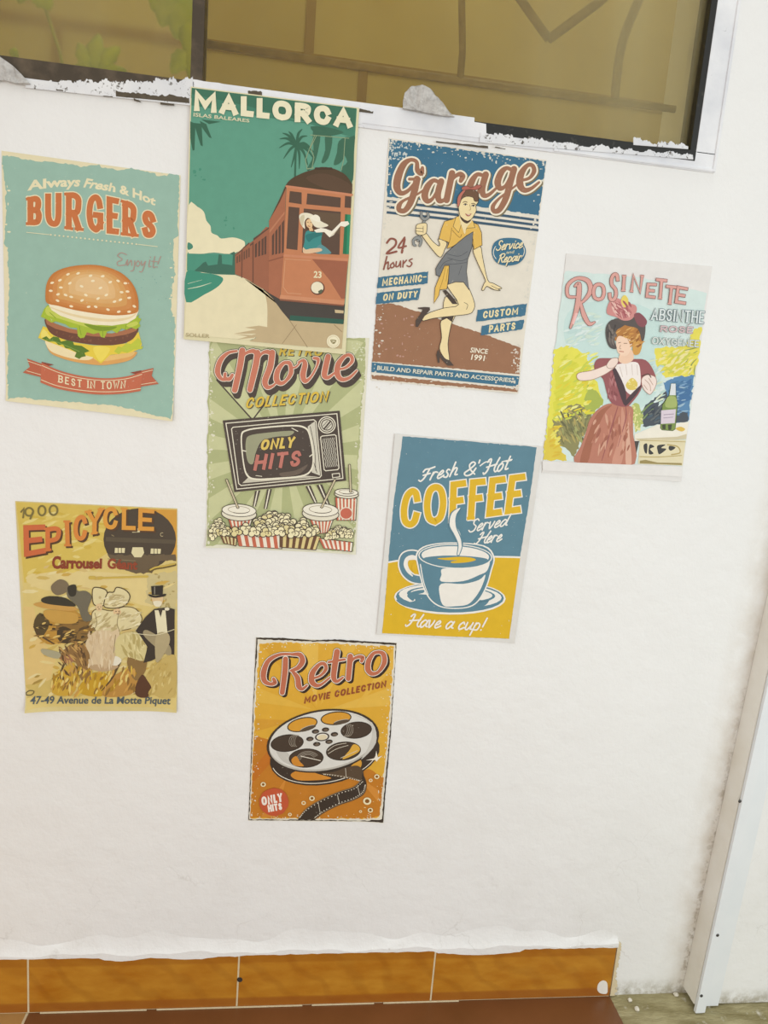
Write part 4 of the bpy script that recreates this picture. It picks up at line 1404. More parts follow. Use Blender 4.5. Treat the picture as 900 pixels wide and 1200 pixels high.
    P.poly(g([(486, 206), (512, 216), (524, 258), (470, 262)]), '#e8c36c', False, dk, 2)
    P.strokes([(g([(346, 392), (366, 330), (376, 260)]), 2), (g([(380, 275), (425, 320), (440, 300)]), 2), (g([(518, 398), (512, 330)]), 2)], '#7d6232')
    P.part('overalls', w)
    P.poly(g([(470, 310), (512, 284), (506, 380), (478, 460), (470, 540), (486, 655), (452, 606), (400, 604), (354, 620), (360, 500), (330, 500), (300, 570), (276, 560), (274, 520), (290, 490), (340, 420), (420, 350)]), '#77797a', False, dk, 2.6)
    P.strokes([(g([(345, 425), (420, 440), (476, 410)]), 2.4), (g([(350, 450), (430, 470), (474, 455)]), 2.4), (g([(330, 490), (400, 490), (470, 480)]), 2.4), (g([(300, 520), (330, 480), (380, 460)]), 2.4), (g([(440, 500), (420, 560)]), 2)], '#55575a')
    P.part('wrench', w)
    P.strokes([(g([(205, 200), (162, 340)]), 13)], dk, smooth=False)
    P.strokes([(g([(205, 200), (162, 340)]), 9.5)], '#8f9290', smooth=False)
    for col, gr in ((dk, 3.4), ('#8f9290', 0)):
        P.strokes([(g([(182, 160), (184, 190), (205, 205), (226, 190), (222, 164)]), [7, 11, 12, 11, 7]), (g([(130, 340), (132, 362), (150, 336), (172, 340), (184, 356), (172, 372)][0:1] + [(140, 330), (160, 322), (180, 340), (172, 374)]), [7, 11, 13, 11, 7]), (g([(130, 340), (134, 366), (146, 372)]), [8, 9, 6])], col, gr)
    P.part('hand', w)
    P.poly(g([(148, 258), (160, 236), (212, 230), (218, 262), (210, 296), (180, 306), (150, 296)]), sk, True, dk, 2.4)
    P.strokes([(g([(150, 262), (192, 264)]), 2), (g([(148, 280), (190, 284)]), 2), (g([(194, 250), (194, 290)]), 2)], dk, smooth=False)
    P.part('head', w)
    P.poly(g([(428, 160), (500, 200), (500, 222), (470, 260), (458, 300), (432, 226), (424, 190)]), sk, True)
    P.poly(g([(424, 60), (440, 50), (500, 60), (540, 50), (546, 90), (530, 120), (532, 150), (512, 190), (490, 214), (468, 214), (432, 190), (420, 140), (416, 100)]), sk, True, dk, 2.4)
    P.poly(g([(430, 186), (470, 215), (500, 205), (490, 222), (468, 232), (440, 212)]), '#4c3a30', True)
    P.part('hair', w)
    P.poly(g([(430, 96), (436, 40), (466, 16), (510, 14), (544, 40), (546, 70), (540, 92), (520, 88), (510, 66), (470, 60), (440, 76)]), '#70503f', True, dk, 2)
    P.part('headscarf', w)
    P.poly(g([(410, 100), (416, 60), (446, 22), (466, 20), (440, 60), (430, 100), (416, 130)]), '#bc6a62', True, dk, 2)
    P.poly(g([(440, 4), (470, -8), (500, 4), (540, -14), (566, -4), (530, 18), (490, 14), (452, 20)]), '#b0605a', True, '#6e3a36', 2)
    P.part('face', w)
    P.strokes([(g([(448, 98), (460, 92), (474, 97)]), 3), (g([(502, 106), (516, 104), (528, 112)]), 3)], '#5a4030')
    for ex, ey in ((463, 112), (513, 120)):
        P.poly(g([(ex - 11, ey), (ex, ey - 6), (ex + 10, ey + 1), (ex, ey + 5)]), '#f6efe0', True)
        P.poly(g([(ex - 5, ey - 3), (ex, ey - 6), (ex + 5, ey - 3), (ex + 4, ey + 4), (ex - 4, ey + 4)]), '#4a3a30', True)
        P.line(g([(ex - 12, ey), (ex, ey - 7), (ex + 11, ey)]), 2.4, '#3c2e26')
    P.line(g([(490, 112), (496, 142), (486, 146)]), 2, '#a8885c')
    P.poly(g([(462, 168), (480, 174), (502, 168), (488, 186), (472, 184)]), '#a8564e', True)
    P.poly(g([(468, 172), (482, 176), (496, 172), (484, 179)]), '#f3eadb', True)
    P.close()


def absinthe_poster():
    K = [(143, 30), (876, 95), (715, 1175), (20, 1131)]
    P = Poster((630, 290, 4.2857), K, '#e3e0dc', 'pale poster of a lady in a rose dress beside a bottle, rightmost on the wall',
               curls=[((640, 1090), (715, 1175), .003)])
    P.part('printed_ground')
    P.poly(rag([(136, 118), (520, 150), (846, 230), (838, 300), (724, 1096), (480, 1088), (180, 1074), (30, 1068), (80, 560), (110, 300)], 3, 2, 20), '#d2e2dd')
    P.poly([(150, 330), (300, 270), (560, 310), (640, 520), (560, 780), (340, 800), (250, 560), (140, 480)], '#c6ddd8', True)
    P.part('garden_picture')
    P.poly(rag([(84, 512), (150, 494), (212, 520), (246, 545), (252, 600), (300, 690), (322, 760), (280, 830), (200, 880), (60, 1068), (30, 1068), (50, 860)], 7, 3, 14), '#e2dc56')
    P.poly(rag([(90, 640), (180, 560), (230, 640), (280, 720), (240, 800), (150, 800), (80, 860)], 10, 4, 16), '#d8d648', False)
    P.poly(rag([(250, 690), (318, 745), (330, 780), (270, 840), (230, 800)], 6, 4, 12), '#a9b552')
    P.poly(rag([(32, 1000), (60, 900), (110, 1000), (150, 1068), (32, 1068)], 6, 8, 12), '#dcc64a')
    P.poly(rag([(70, 860), (110, 880), (140, 800), (210, 785), (280, 830), (250, 900), (220, 960), (184, 1050), (150, 1010), (110, 1000), (85, 930)], 6, 5, 12), '#8f8a5a')
    P.poly(rag([(140, 830), (210, 800), (262, 840), (220, 930), (160, 920)], 6, 6, 12), '#7a7a52')
    P.poly(rag([(588, 512), (650, 500), (740, 500), (786, 410), (822, 395), (806, 560), (790, 640), (700, 650), (640, 655), (600, 610)], 6, 7, 12), '#e5d95a')
    P.poly(rag([(640, 560), (720, 530), (740, 600), (660, 640)], 6, 17, 12), '#d9cf45')
    P.strokes([([(800, 520), (760, 550), (730, 600)], [3, 7, 2]), ([(796, 560), (770, 590), (760, 640)], [3, 7, 2]), ([(806, 500), (770, 510), (720, 520)], [3, 6, 2]), ([(790, 590), (785, 620), (788, 650)], [3, 6, 2])], '#8f9a5a')
    P.poly(rag([(630, 680), (700, 650), (786, 640), (770, 760), (756, 872), (690, 880), (640, 740)], 6, 9, 12), '#5b86ad')
    P.poly(rag([(690, 700), (770, 660), (766, 760), (700, 800)], 6, 10, 12), '#46709c')
    P.poly(rag([(540, 790), (640, 720), (660, 760), (640, 870), (700, 820), (756, 830), (752, 874), (600, 892), (528, 900), (524, 840)], 5, 11, 12), '#4c525a')
    P.poly(rag([(474, 790), (500, 778), (530, 830), (520, 900), (490, 930), (476, 860)], 6, 12, 9), '#b3bd6b')
    P.flecks(26, lambda r: (r.uniform(476, 526), r.uniform(790, 920)), 8, '#e3dd9a', 12)
    P.strokes([([(520, 830), (560, 790), (600, 770)], [9, 7, 2]), ([(530, 860), (570, 815), (580, 812)], [7, 5, 2])], '#7f9660')
    P.dabs(130, lambda q: (lambda a, b: (70 + a * 190 + (1 - b) * 30, 530 + b * 330))(q.random(), q.random()), ['#e9e478', '#d3d244', '#c6cf52', '#e0cf3c', '#eae88e'], 22, 21, -.5)
    P.dabs(40, lambda q: (45 + q.random() * 60, 880 + q.random() * 170), ['#e0c83c', '#d9b83a', '#e6dc6a'], 20, 22, -.4)
    P.dabs(70, lambda q: (105 + q.random() * 130, 820 + q.random() * 150), ['#77754a', '#9c9560', '#a5a86a', '#6a6848', '#b0a060'], 18, 23, 1.0)
    P.dabs(70, lambda q: (610 + q.random() * 170, 520 + q.random() * 110), ['#efe27a', '#d8d04c', '#c9cc58', '#eadf9a'], 20, 24, -.5)
    P.dabs(45, lambda q: (660 + q.random() * 100, 670 + q.random() * 170), ['#7a9fc0', '#3d6690', '#9ab6c8', '#4f7a9f'], 18, 25, -.3)
    P.dabs(26, lambda q: (560 + q.random() * 70, 790 + q.random() * 85), ['#3c424a', '#656a6a', '#4f5f6a'], 18, 26, -.6)
    P.dabs(50, lambda q: (150 + q.random() * 160, 330 + q.random() * 160), ['#d9e6e2', '#bfd8d4', '#cfe0d2'], 26, 27, -.3)
    P.dabs(40, lambda q: (560 + q.random() * 70, 560 + q.random() * 230), ['#d9e6e2', '#b9d2cc', '#d6dfc0'], 20, 28, -.5)
    tb = P.part('table_picture')
    P.poly([(485, 938), (600, 890), (756, 876), (746, 944), (700, 960), (486, 972)], '#ece6d6')
    P.poly([(486, 960), (700, 950), (746, 936), (744, 962), (512, 974)], '#cfc3a2')
    P.poly([(512, 966), (742, 966), (724, 1095), (502, 1086)], '#e0d5b0')
    P.poly([(484, 972), (508, 972), (490, 1050), (484, 1040)], '#4a4540')
    for q in [[(530, 992), (548, 986), (546, 1034), (534, 1024)], [(560, 990), (584, 1000), (562, 1012), (580, 1034), (556, 1036)], [(600, 994), (640, 990), (618, 1006), (644, 1012), (610, 1038), (600, 1020)], [(660, 996), (690, 1004), (668, 1020), (656, 1012)]]:
        P.poly(q, '#3f3d3a', True)
    P.strokes([([(650, 990), (700, 1000), (712, 1030), (670, 1040)], 6), ([(510, 1050), (600, 1052), (720, 1044)], 4), ([(512, 968), (740, 976)], 3)], '#b59f5f')
    P.poly([(512, 1070), (540, 1066), (600, 1080), (720, 1082), (720, 1092), (510, 1084)], '#9b8a56')
    P.poly([(690, 910), (715, 900), (738, 912), (720, 924)], '#dcb954', True)
    P.part('bottle_picture')
    P.poly([(668, 684), (690, 684), (692, 740), (700, 790), (688, 912), (676, 920), (622, 916), (614, 906), (624, 790), (656, 745)], '#7f934c', False, '#4d5a34', 3)
    P.poly([(668, 684), (690, 684), (691, 742), (660, 742)], '#d9dde0')
    P.poly([(618, 818), (692, 812), (686, 882), (616, 886)], '#d9ccd6')
    P.poly([(650, 752), (690, 752), (694, 800), (640, 800)], '#a5b36a', True)
    P.poly([(622, 890), (640, 888), (640, 914), (624, 912)], '#454a34')
    P.poly([(652, 890), (672, 888), (668, 916), (654, 916)], '#454a34')
    P.strokes([([(632, 840), (680, 836)], 4), ([(630, 856), (676, 852)], 3)], '#a696a6', smooth=False)
    w = P.part('lady_picture')
    P.part('skirt', w)
    P.poly([(372, 782), (470, 800), (476, 860), (478, 940), (486, 1086), (330, 1084), (182, 1076), (214, 1000), (240, 930), (262, 860), (310, 806)], '#b97466', True, sub=3)
    P.poly([(372, 790), (330, 840), (280, 960), (250, 1078), (210, 1076), (250, 940), (300, 830)], '#a4604f', True)
    P.poly([(420, 800), (440, 900), (420, 1080), (370, 1084), (410, 940)], '#cb8c7c', True)
    P.poly([(462, 810), (456, 900), (470, 1080), (440, 1084), (444, 940)], '#d8a694', True)
    P.strokes([([(400, 800), (370, 900), (320, 1070)], [4, 7, 3]), ([(440, 800), (440, 860), (400, 1000)], [3, 6, 2])], '#9a5255')
    P.dabs(40, lambda q: (270 + q.random() * 190, 860 + q.random() * 190), ['#c68272', '#ae6858', '#d29a88', '#a05c50'], 24, 29, 1.75)
    P.part('bodice', w)
    P.poly([(282, 590), (300, 560), (350, 556), (470, 560), (540, 566), (580, 620), (590, 670), (540, 650), (514, 720), (470, 780), (440, 800), (372, 784), (345, 730), (326, 660), (290, 630)], '#98525a', True, sub=3)
    P.poly([(376, 600), (440, 580), (500, 580), (514, 640), (510, 700), (470, 740), (432, 710), (400, 660)], '#efe6e0', True)
    P.strokes([([(440, 590), (446, 640)], 3), ([(470, 588), (474, 640)], 3), ([(410, 600), (424, 650)], 3), ([(496, 590), (500, 640)], 3)], '#d2c3ba')
    P.dabs(24, lambda q: (352 + q.random() * 42, 640 + q.random() * 120), ['#a9636a', '#86444c', '#b4747a'], 18, 54, 1.3)
    P.poly([(372, 610), (392, 612), (440, 720), (430, 790)], '#4f3a40', True)
    P.poly([(516, 690), (500, 730), (440, 796), (446, 760)], '#4f3a40', True)
    P.poly([(440, 690), (470, 655), (498, 680), (490, 712), (456, 714)], '#ddc661', True)
    P.flecks(8, lambda r: (r.uniform(448, 492), r.uniform(664, 706)), 7, '#f0e3a0', 3)
    P.part('arm', w)
    P.poly([(194, 650), (206, 630), (270, 618), (340, 592), (372, 572), (392, 590), (376, 610), (330, 640), (270, 664), (212, 668)], '#f0dcd0', True, '#a87c70', 2.5)
    P.poly([(344, 590), (366, 560), (398, 556), (400, 580), (376, 606), (352, 606)], '#efd9cc', True, '#8d6a62', 2.5)
    P.part('arm', w)
    P.poly([(520, 660), (548, 640), (588, 652), (592, 690), (566, 736), (544, 728), (524, 700)], '#efdcd2', True, '#a87c70', 2.5)
    P.strokes([([(536, 664), (560, 690), (564, 720)], 3), ([(556, 658), (576, 690)], 3), ([(530, 690), (548, 714)], 3)], '#b89486')
    P.line([(522, 646), (552, 636), (566, 652)], 5, '#5b3a3a')
    P.part('head', w)
    P.poly([(420, 520), (470, 516), (478, 562), (440, 584), (404, 570)], '#edc8ac', True)
    P.poly([(392, 470), (408, 446), (450, 450), (470, 480), (462, 520), (440, 546), (408, 536), (394, 510)], '#f1d0b6', True)
    P.poly([(392, 400), (440, 388), (520, 410), (528, 470), (500, 518), (476, 500), (460, 462), (410, 452), (388, 470), (380, 436)], '#b37a3f', True)
    P.poly([(480, 470), (520, 480), (510, 530), (486, 540), (474, 520)], '#cf9a4c', True)
    P.dabs(46, lambda q: (398 + q.random() * 120, 400 + q.random() * 95), ['#c99149', '#8f5c2c', '#d8a862', '#a36c33'], 15, 51, -.6)
    P.poly([(392, 470), (404, 446), (432, 452), (456, 476), (460, 512), (440, 542), (410, 536), (394, 510)], '#f1d0b6', True)
    P.strokes([([(402, 480), (414, 477)], 3), ([(430, 482), (446, 482)], 3), ([(414, 490), (408, 506), (416, 510)], 2)], '#7a5540')
    P.line([(408, 522), (428, 524)], 4, '#b4524c', False)
    P.part('hat', w)
    P.poly([(338, 420), (348, 384), (380, 362), (440, 380), (420, 400), (392, 420), (384, 470), (394, 508), (362, 504), (344, 470)], '#57504c', True)
    P.poly([(380, 362), (440, 350), (500, 330), (536, 380), (534, 450), (520, 470), (500, 410), (440, 392)], '#5d5450', True)
    P.part('hat_flowers', w)
    P.poly([(344, 330), (360, 270), (400, 256), (440, 280), (486, 290), (494, 320), (470, 360), (430, 368), (390, 350)], '#cf8688', True)
    P.poly([(400, 300), (440, 300), (470, 330), (430, 358), (400, 340)], '#b96a72', True)
    P.poly([(416, 262), (434, 240), (452, 262), (448, 296), (426, 298)], '#e6cf66', True)
    P.poly([(480, 340), (510, 330), (546, 370), (530, 400), (500, 390)], '#8a4c58', True)
    P.go('printed_ground')
    P.layer += 1
    P.poly([(22, 1072), (180, 1079), (480, 1091), (724, 1098), (718, 1150), (24, 1120)], '#e3e0dc')
    P.part('hat_feathers', w)
    P.dabs(40, lambda q: (372 + q.random() * 90, 284 + q.random() * 58), ['#dca3a0', '#b96a70', '#e8bcb4', '#a85560'], 17, 52, .9)
    P.dabs(24, lambda q: (350 + q.random() * 40, 390 + q.random() * 95), ['#6b625c', '#47403c', '#7d726a'], 16, 53, 1.4)
    P.part('title_lettering')
    pk, dkp = '#d99c98', '#85504f'
    def lt(txt, top, bot, ww):
        P.word(txt, top, bot, ww, pk, serif=.8, outline=dkp, ow=5)
    P.strokes([([(184, 196), (206, 190), (196, 300), (162, 404)], [8, 22, 24, 8]), ([(188, 250), (150, 244), (150, 190), (196, 156), (250, 170), (262, 220), (228, 270), (204, 278)], [10, 14, 16, 14, 22, 22, 12, 8]), ([(212, 276), (230, 340), (256, 384), (284, 376)], [10, 22, 18, 6])], dkp, 5)
    P.strokes([([(184, 196), (206, 190), (196, 300), (162, 404)], [8, 22, 24, 8]), ([(188, 250), (150, 244), (150, 190), (196, 156), (250, 170), (262, 220), (228, 270), (204, 278)], [10, 14, 16, 14, 22, 22, 12, 8]), ([(212, 276), (230, 340), (256, 384), (284, 376)], [10, 22, 18, 6])], pk)
    P.poly([(170, 380), (188, 330), (200, 330), (178, 390)], '#efb9b8')
    lt('O', [(272, 178), (340, 180)], [(268, 268), (336, 272)], 15)
    lt('S', [(362, 126), (414, 130)], [(344, 268), (396, 276)], 15)
    lt('I', [(420, 140), (444, 142)], [(416, 220), (438, 222)], 14)
    lt('N', [(472, 134), (528, 142)], [(462, 224), (516, 234)], 12)
    lt('E', [(546, 180), (594, 182)], [(538, 252), (586, 258)], 12)
    lt('T', [(592, 156), (646, 162)], [(584, 256), (638, 264)], 13)
    lt('T', [(642, 190), (696, 196)], [(632, 284), (686, 290)], 13)
    lt('E', [(696, 194), (750, 204)], [(684, 280), (738, 288)], 13)
    P.part('subtitle_lettering')
    P.word('ABSINTHE', [(570, 308), (834, 322)], [(564, 364), (828, 384)], 7, '#dfe6e4', gap=.16, serif=.7, outline='#6f7f86', ow=6)
    P.word('ROSE', [(614, 394), (776, 400)], [(610, 424), (772, 432)], 5, '#d9c0c0', gap=.2, outline='#9a8488', ow=4)
    P.strokes([([(748, 392), (758, 384)], 4)], '#9a8488', smooth=False)
    P.word('OXYGENEE', [(572, 450), (806, 468)], [(568, 486), (802, 502)], 4, '#dfe3dc', gap=.14, outline='#9aa4a2', ow=4)
    P.strokes([([(706, 454), (714, 446)], 3), ([(756, 458), (764, 450)], 3)], '#9aa4a2', smooth=False)
    P.close()


def movie_poster():
    K = [(66, 20), (869, 26), (800, 1110), (50, 1076)]
    out = [(66, 20), (470, 24), (869, 26), (838, 560), (800, 1110), (760, 1098), (640, 1094), (520, 1086), (330, 1080), (200, 1070), (120, 1066), (50, 1076), (58, 560)]
    P = Poster((230, 390, 4.2857), K, '#dedbc4', 'green Movie Collection poster with a television and popcorn, tucked under the tram poster',
               curls=[((770, 1020), (800, 1110), .005), ((130, 1010), (50, 1076), .004)], wear=.3)
    P_out = out
    gr, gl, dk, cr = '#aeb381', '#c6c899', '#4b4038', '#e8e2cc'
    P.part('printed_ground')
    B = [(72, 24), (200, 22), (845, 30), (850, 120), (846, 260), (832, 330), (824, 450), (820, 560), (812, 640), (812, 760), (802, 860), (798, 1000), (790, 1096), (640, 1090), (520, 1082), (330, 1076), (200, 1067), (120, 1064), (54, 1070),
         (56, 900), (60, 760), (54, 560), (66, 440), (58, 330), (70, 210), (64, 100)]
    P.poly(rag(B, 4, 8, 14), gr)
    cx, cy = 440, 600
    def hit(a):
        # ray from the centre to the printed area's edge
        best = None
        for i in range(len(B)):
            p, q = B[i], B[(i + 1) % len(B)]
            dx, dy = math.cos(a), math.sin(a)
            ex, ey = q[0] - p[0], q[1] - p[1]
            den = dx * ey - dy * ex
            if abs(den) < 1e-9: continue
            t = ((p[0] - cx) * ey - (p[1] - cy) * ex) / den
            u = ((p[0] - cx) * dy - (p[1] - cy) * dx) / den
            if t > 0 and 0 <= u <= 1 and (best is None or t < best): best = t
        best = (best or 400) * .985
        return (cx + best * math.cos(a), cy + best * math.sin(a))
    P.layer += 1
    for k in range(16):
        a0 = (k + .1) * math.pi / 8
        P.poly([(cx, cy)] + [hit(a0 + j * .196 / 4) for j in range(5)], gl)
        P.layer -= 1
    P.layer += 1
    P.edge_wear(K, 130, 26, 7, '#dedbc4', 3, (1, 3))
    P.flecks(40, lambda r: (r.uniform(780, 850), r.uniform(40, 140)), 6, '#d3d6b4', 5)
    P.part('antenna')
    P.strokes([([(104, 238), (276, 430)], 7), ([(396, 290), (290, 428)], 7)], dk, smooth=False)
    P.part('title_lettering')
    P.word('RETRO', [(420, 66), (640, 70)], [(414, 114), (628, 118)], 10, '#d3b548', slant=.12, shadow=dk, sd=(4, 4))
    t = [([(182, 212), (168, 232), (146, 228), (146, 206)], [12, 16, 14, 12]), ([(166, 234), (128, 232), (108, 196), (122, 140), (160, 102), (204, 92)], [8, 14, 24, 22, 12, 8]),
         ([(232, 90), (220, 170), (194, 288)], [28, 27, 25]), ([(214, 160), (244, 108), (284, 92), (304, 106)], [6, 10, 18, 20]), ([(308, 100), (300, 160), (270, 286)], [26, 28, 24]),
         ([(298, 160), (326, 108), (356, 96), (378, 106)], [6, 10, 18, 20]), ([(382, 100), (372, 170), (346, 240), (356, 272), (382, 268), (404, 248)], [26, 27, 26, 20, 10, 5]),
         ([(470, 154), (440, 152), (410, 190), (404, 234), (424, 254), (452, 240), (476, 200), (470, 154), (450, 150)], [12, 14, 22, 26, 18, 12, 20, 16, 12]), ([(474, 176), (500, 172), (520, 150)], [8, 6, 5]),
         ([(514, 148), (538, 140), (546, 160), (536, 210), (546, 242), (574, 224), (604, 172), (612, 134), (592, 128)], [6, 14, 22, 26, 20, 8, 7, 14, 12]),
         ([(662, 120), (648, 180), (644, 216), (664, 224), (696, 200)], [24, 25, 24, 14, 6]),
         ([(704, 184), (748, 176), (782, 144), (776, 116), (748, 116), (714, 156), (708, 206), (730, 234), (768, 226), (806, 190)], [7, 9, 14, 14, 14, 24, 26, 18, 12, 6])]
    P.extrude(t, dk, 15, 12, 24, 5)
    P.strokes(t, '#4a3d36', 15)
    P.strokes(t, '#efe6d4', 9)
    P.strokes(t, '#c66f5f', 3)
    P.word('COLLECTION', [(262, 326), (670, 290)], [(244, 380), (656, 346)], 10.5, '#d9b944', slant=.0, gap=.2, shadow=dk, sd=(4, 4))
    tv = P.part('television_picture')
    P.poly([(180, 520), (690, 470), (720, 720), (215, 770)], dk)
    for q in [[(296, 794), (322, 790), (300, 872), (284, 870)], [(356, 786), (380, 784), (356, 884), (340, 882)], [(548, 770), (574, 766), (608, 850), (592, 854)], [(604, 764), (632, 760), (672, 862), (654, 868)]]:
        P.part('leg', tv)
        P.poly(q, dk)
        cxq = sum(p[0] for p in q) / 4
        P.line([((q[0][0] + q[1][0]) / 2, (q[0][1] + q[1][1]) / 2), ((q[2][0] + q[3][0]) / 2, (q[2][1] + q[3][1]) / 2)], 6, cr, False, False)
    P.part('cabinet', tv)
    P.poly([(134, 440), (720, 391), (752, 742), (192, 799)], dk)
    P.line([(150, 454), (706, 406), (736, 730), (204, 784), (150, 454)], 4.5, cr, False)
    P.line([(178, 482), (186, 474), (590, 436), (602, 446), (628, 716), (620, 726), (226, 766), (214, 756), (178, 482)], 4.5, cr, False)
    P.poly([(560, 470), (596, 444), (622, 716), (580, 700)], '#cfcab8')
    P.poly([(232, 754), (270, 718), (540, 716), (612, 722)], '#c9c3b0')
    P.strokes([([(572, 470), (594, 580), (600, 690)], 3), ([(590, 650), (606, 700)], 3)], dk)
    P.part('screen', tv)
    S = [(224, 520), (252, 486), (340, 472), (480, 462), (546, 472), (572, 510), (590, 620), (580, 690), (530, 722), (400, 734), (300, 738), (256, 720), (236, 660)]
    P.poly(S, cr, True)
    S2 = [(408 + (x - 408) * .965, 600 + (y - 600) * .945) for x, y in S]
    P.poly(S2, dk, True)
    P.poly([(250, 544), (268, 516), (350, 502), (484, 492), (470, 516), (400, 522), (330, 544), (300, 600), (286, 656), (262, 650), (250, 600)], '#9a9a7c', True)
    P.poly([(420, 704), (500, 690), (560, 660), (520, 706), (440, 722)], '#6a5c50', True)
    P.strokes([([(232, 590), (250, 594)], 5), ([(480, 478), (510, 494)], 4), ([(570, 620), (586, 608)], 5), ([(300, 716), (330, 720)], 3)], cr, smooth=False)
    P.part('screen_lettering', tv)
    P.word('ONLY', [(332, 536), (500, 520)], [(320, 590), (488, 576)], 13, '#dcc062', slant=.0, gap=.16, outline='#362b25', ow=5)
    P.word('HITS', [(302, 612), (534, 588)], [(286, 692), (520, 668)], 17, '#bd6d68', gap=.2, outline='#362b25', ow=4)
    P.part('dial', tv)
    P.ell(656, 462, 44, 43, cr)
    P.ell(656, 462, 39, 38, dk)
    P.ring(656, 462, 32, 31, 4, cr)
    P.ell(656, 462, 25, 24, '#cfcab8')
    P.strokes([([(642, 482), (672, 446)], 8), ([(636, 468), (660, 442)], 3), ([(652, 484), (678, 456)], 3)], dk, smooth=False)
    P.part('speaker_grille', tv)
    P.line([(624, 524), (632, 518), (694, 511), (702, 517), (716, 678), (710, 686), (650, 692), (642, 686), (624, 524)], 4.5, cr, False)
    for k in range(7):
        P.line([(636 + k * 9 + j * 1.6 + 2.2 * (-1) ** j, 532 - k + j * 14.2) for j in range(11)], 3, '#d6d1bf', sub=3)
        P.layer -= 1
    P.layer += 1
    P.line([(682, 708), (718, 704), (721, 722), (685, 727), (682, 708)], 4, cr, False)
    def cup(lid, rx, ry, body, straw, nm, stripes=6):
        k = P.part(nm)
        cx0, cy0 = lid
        (x0, y0), (x1, y1), (x2, y2), (x3, y3) = body
        P.part('cup_body', k)
        P.poly(body, cr, False, dk, 4)
        for j in range(stripes):
            a, b_ = (j + .05) / stripes, (j + .55) / stripes
            P.poly([(x0 + (x1 - x0) * a, y0 + (y1 - y0) * a), (x0 + (x1 - x0) * b_, y0 + (y1 - y0) * b_), (x3 + (x2 - x3) * b_, y3 + (y2 - y3) * b_), (x3 + (x2 - x3) * a, y3 + (y2 - y3) * a)], '#c4604f')
        P.part('lid', k)
        P.ell(cx0, cy0 + ry * .55, rx, ry, '#e2dcc6', 3, ol=dk, olw=4)
        P.ell(cx0, cy0, rx * .97, ry * .92, '#ebe6d4', 3, ol=dk, olw=3.5)
        P.ring(cx0, cy0 - 3, rx * .62, ry * .5, 3, '#a59a84', 3)
        P.ring(cx0, cy0 - 2, rx * .6, ry * .5, 3, dk, 3, a0=20, a1=120)
        P.ell(straw[1][0], straw[1][1], 9, 4, dk)
        P.part('straw', k)
        P.line(straw, 13, dk, False)
        P.line(straw, 7, '#cfc2a0', False)
    cup((754, 800), 60, 20, [(698, 826), (806, 830), (800, 940), (706, 940)], [(769, 664), (775, 796)], 'drinks_cup_picture')
    cup((216, 890), 88, 34, [(160, 925), (284, 925), (262, 1000), (186, 1010)], [(154, 738), (210, 876)], 'drinks_cup_picture')
    cup((624, 888), 92, 36, [(568, 925), (690, 930), (664, 1000), (600, 1010)], [(696, 738), (630, 874)], 'drinks_cup_picture')
    P.part('red_ball')
    P.ell(752, 905, 34, 32, '#e6d9c4')
    P.ell(752, 905, 29, 27, '#c55f52')
    pk = P.part('popcorn_picture')
    pc = P.part('popcorn_bucket', pk)
    def bucket(x0, x1, y0, xb0, xb1, yb, n, c1, c2):
        P.poly([(x0, y0), (x1, y0 + 20), (xb1, yb + 14), (xb0, yb)], c2, False, dk, 4)
        for j in range(n):
            a, b_ = j / n, (j + .5) / n
            f = lambda t, e: (x0 + (x1 - x0) * t, y0 + 20 * t) if e == 0 else (xb0 + (xb1 - xb0) * t, yb + 14 * t)
            P.poly([f(a, 0), f(b_, 0), f(b_, 1), f(a, 1)], c1)
    bucket(196, 420, 975, 216, 430, 1068, 6, '#c4604f', '#ebe3d0')
    bucket(420, 624, 1000, 420, 600, 1074, 6, '#6b4a36', '#dcc98a')
    bucket(616, 786, 1030, 640, 780, 1080, 7, '#c4604f', '#ebe3d0')
    bucket(120, 205, 1010, 140, 200, 1054, 4, '#7a5238', '#d9cb96')
    P.part('popcorn_kernels', pk)
    rr = random.Random(5)
    ks = []
    for cx0, cy0, w0, h0, n in ((406, 978, 205, 98, 50), (112, 992, 64, 62, 20), (722, 1008, 64, 50, 18)):
        for _ in range(n):
            for _t in range(20):
                x, y = cx0 + rr.uniform(-1, 1) * w0, cy0 + rr.uniform(-1, .75) * h0
                lim = cy0 - h0 * (1 - (abs(x - cx0) / w0) ** 1.05)
                if y > lim + 8 and y < cy0 + h0 * .30 + 10 * math.sin(x * .09) and x > 82 and x < 774:
                    break
            ks.append((x, y, 21 if w0 > 100 else 15))
    ks.sort(key=lambda q: q[1])
    for x, y, s in ks:
        a = rr.uniform(0, 6.3)
        lob = [(x + s * .75 * math.cos(a + k * 2.1), y + s * .62 * math.sin(a + k * 2.1)) for k in range(3)]
        P.layer += 1
        P.layer -= 0
        P.cur.append((P.layer, dk, [[(lx + s * .88 * math.cos(t * .7), ly + s * .80 * math.sin(t * .7)) for t in range(9)] for lx, ly in lob]))
        P.layer += 1
        P.cur.append((P.layer, '#ece3b8' if rr.random() < .75 else '#dfd29a', [[(lx + s * .68 * math.cos(t * .7), ly + s * .6 * math.sin(t * .7)) for t in range(9)] for lx, ly in lob]))
        P.ring(x + s * .2, y, s * .46, s * .4, 3.6, '#5a4a3a', 0, 7, a0=200, a1=400)
    P.close()


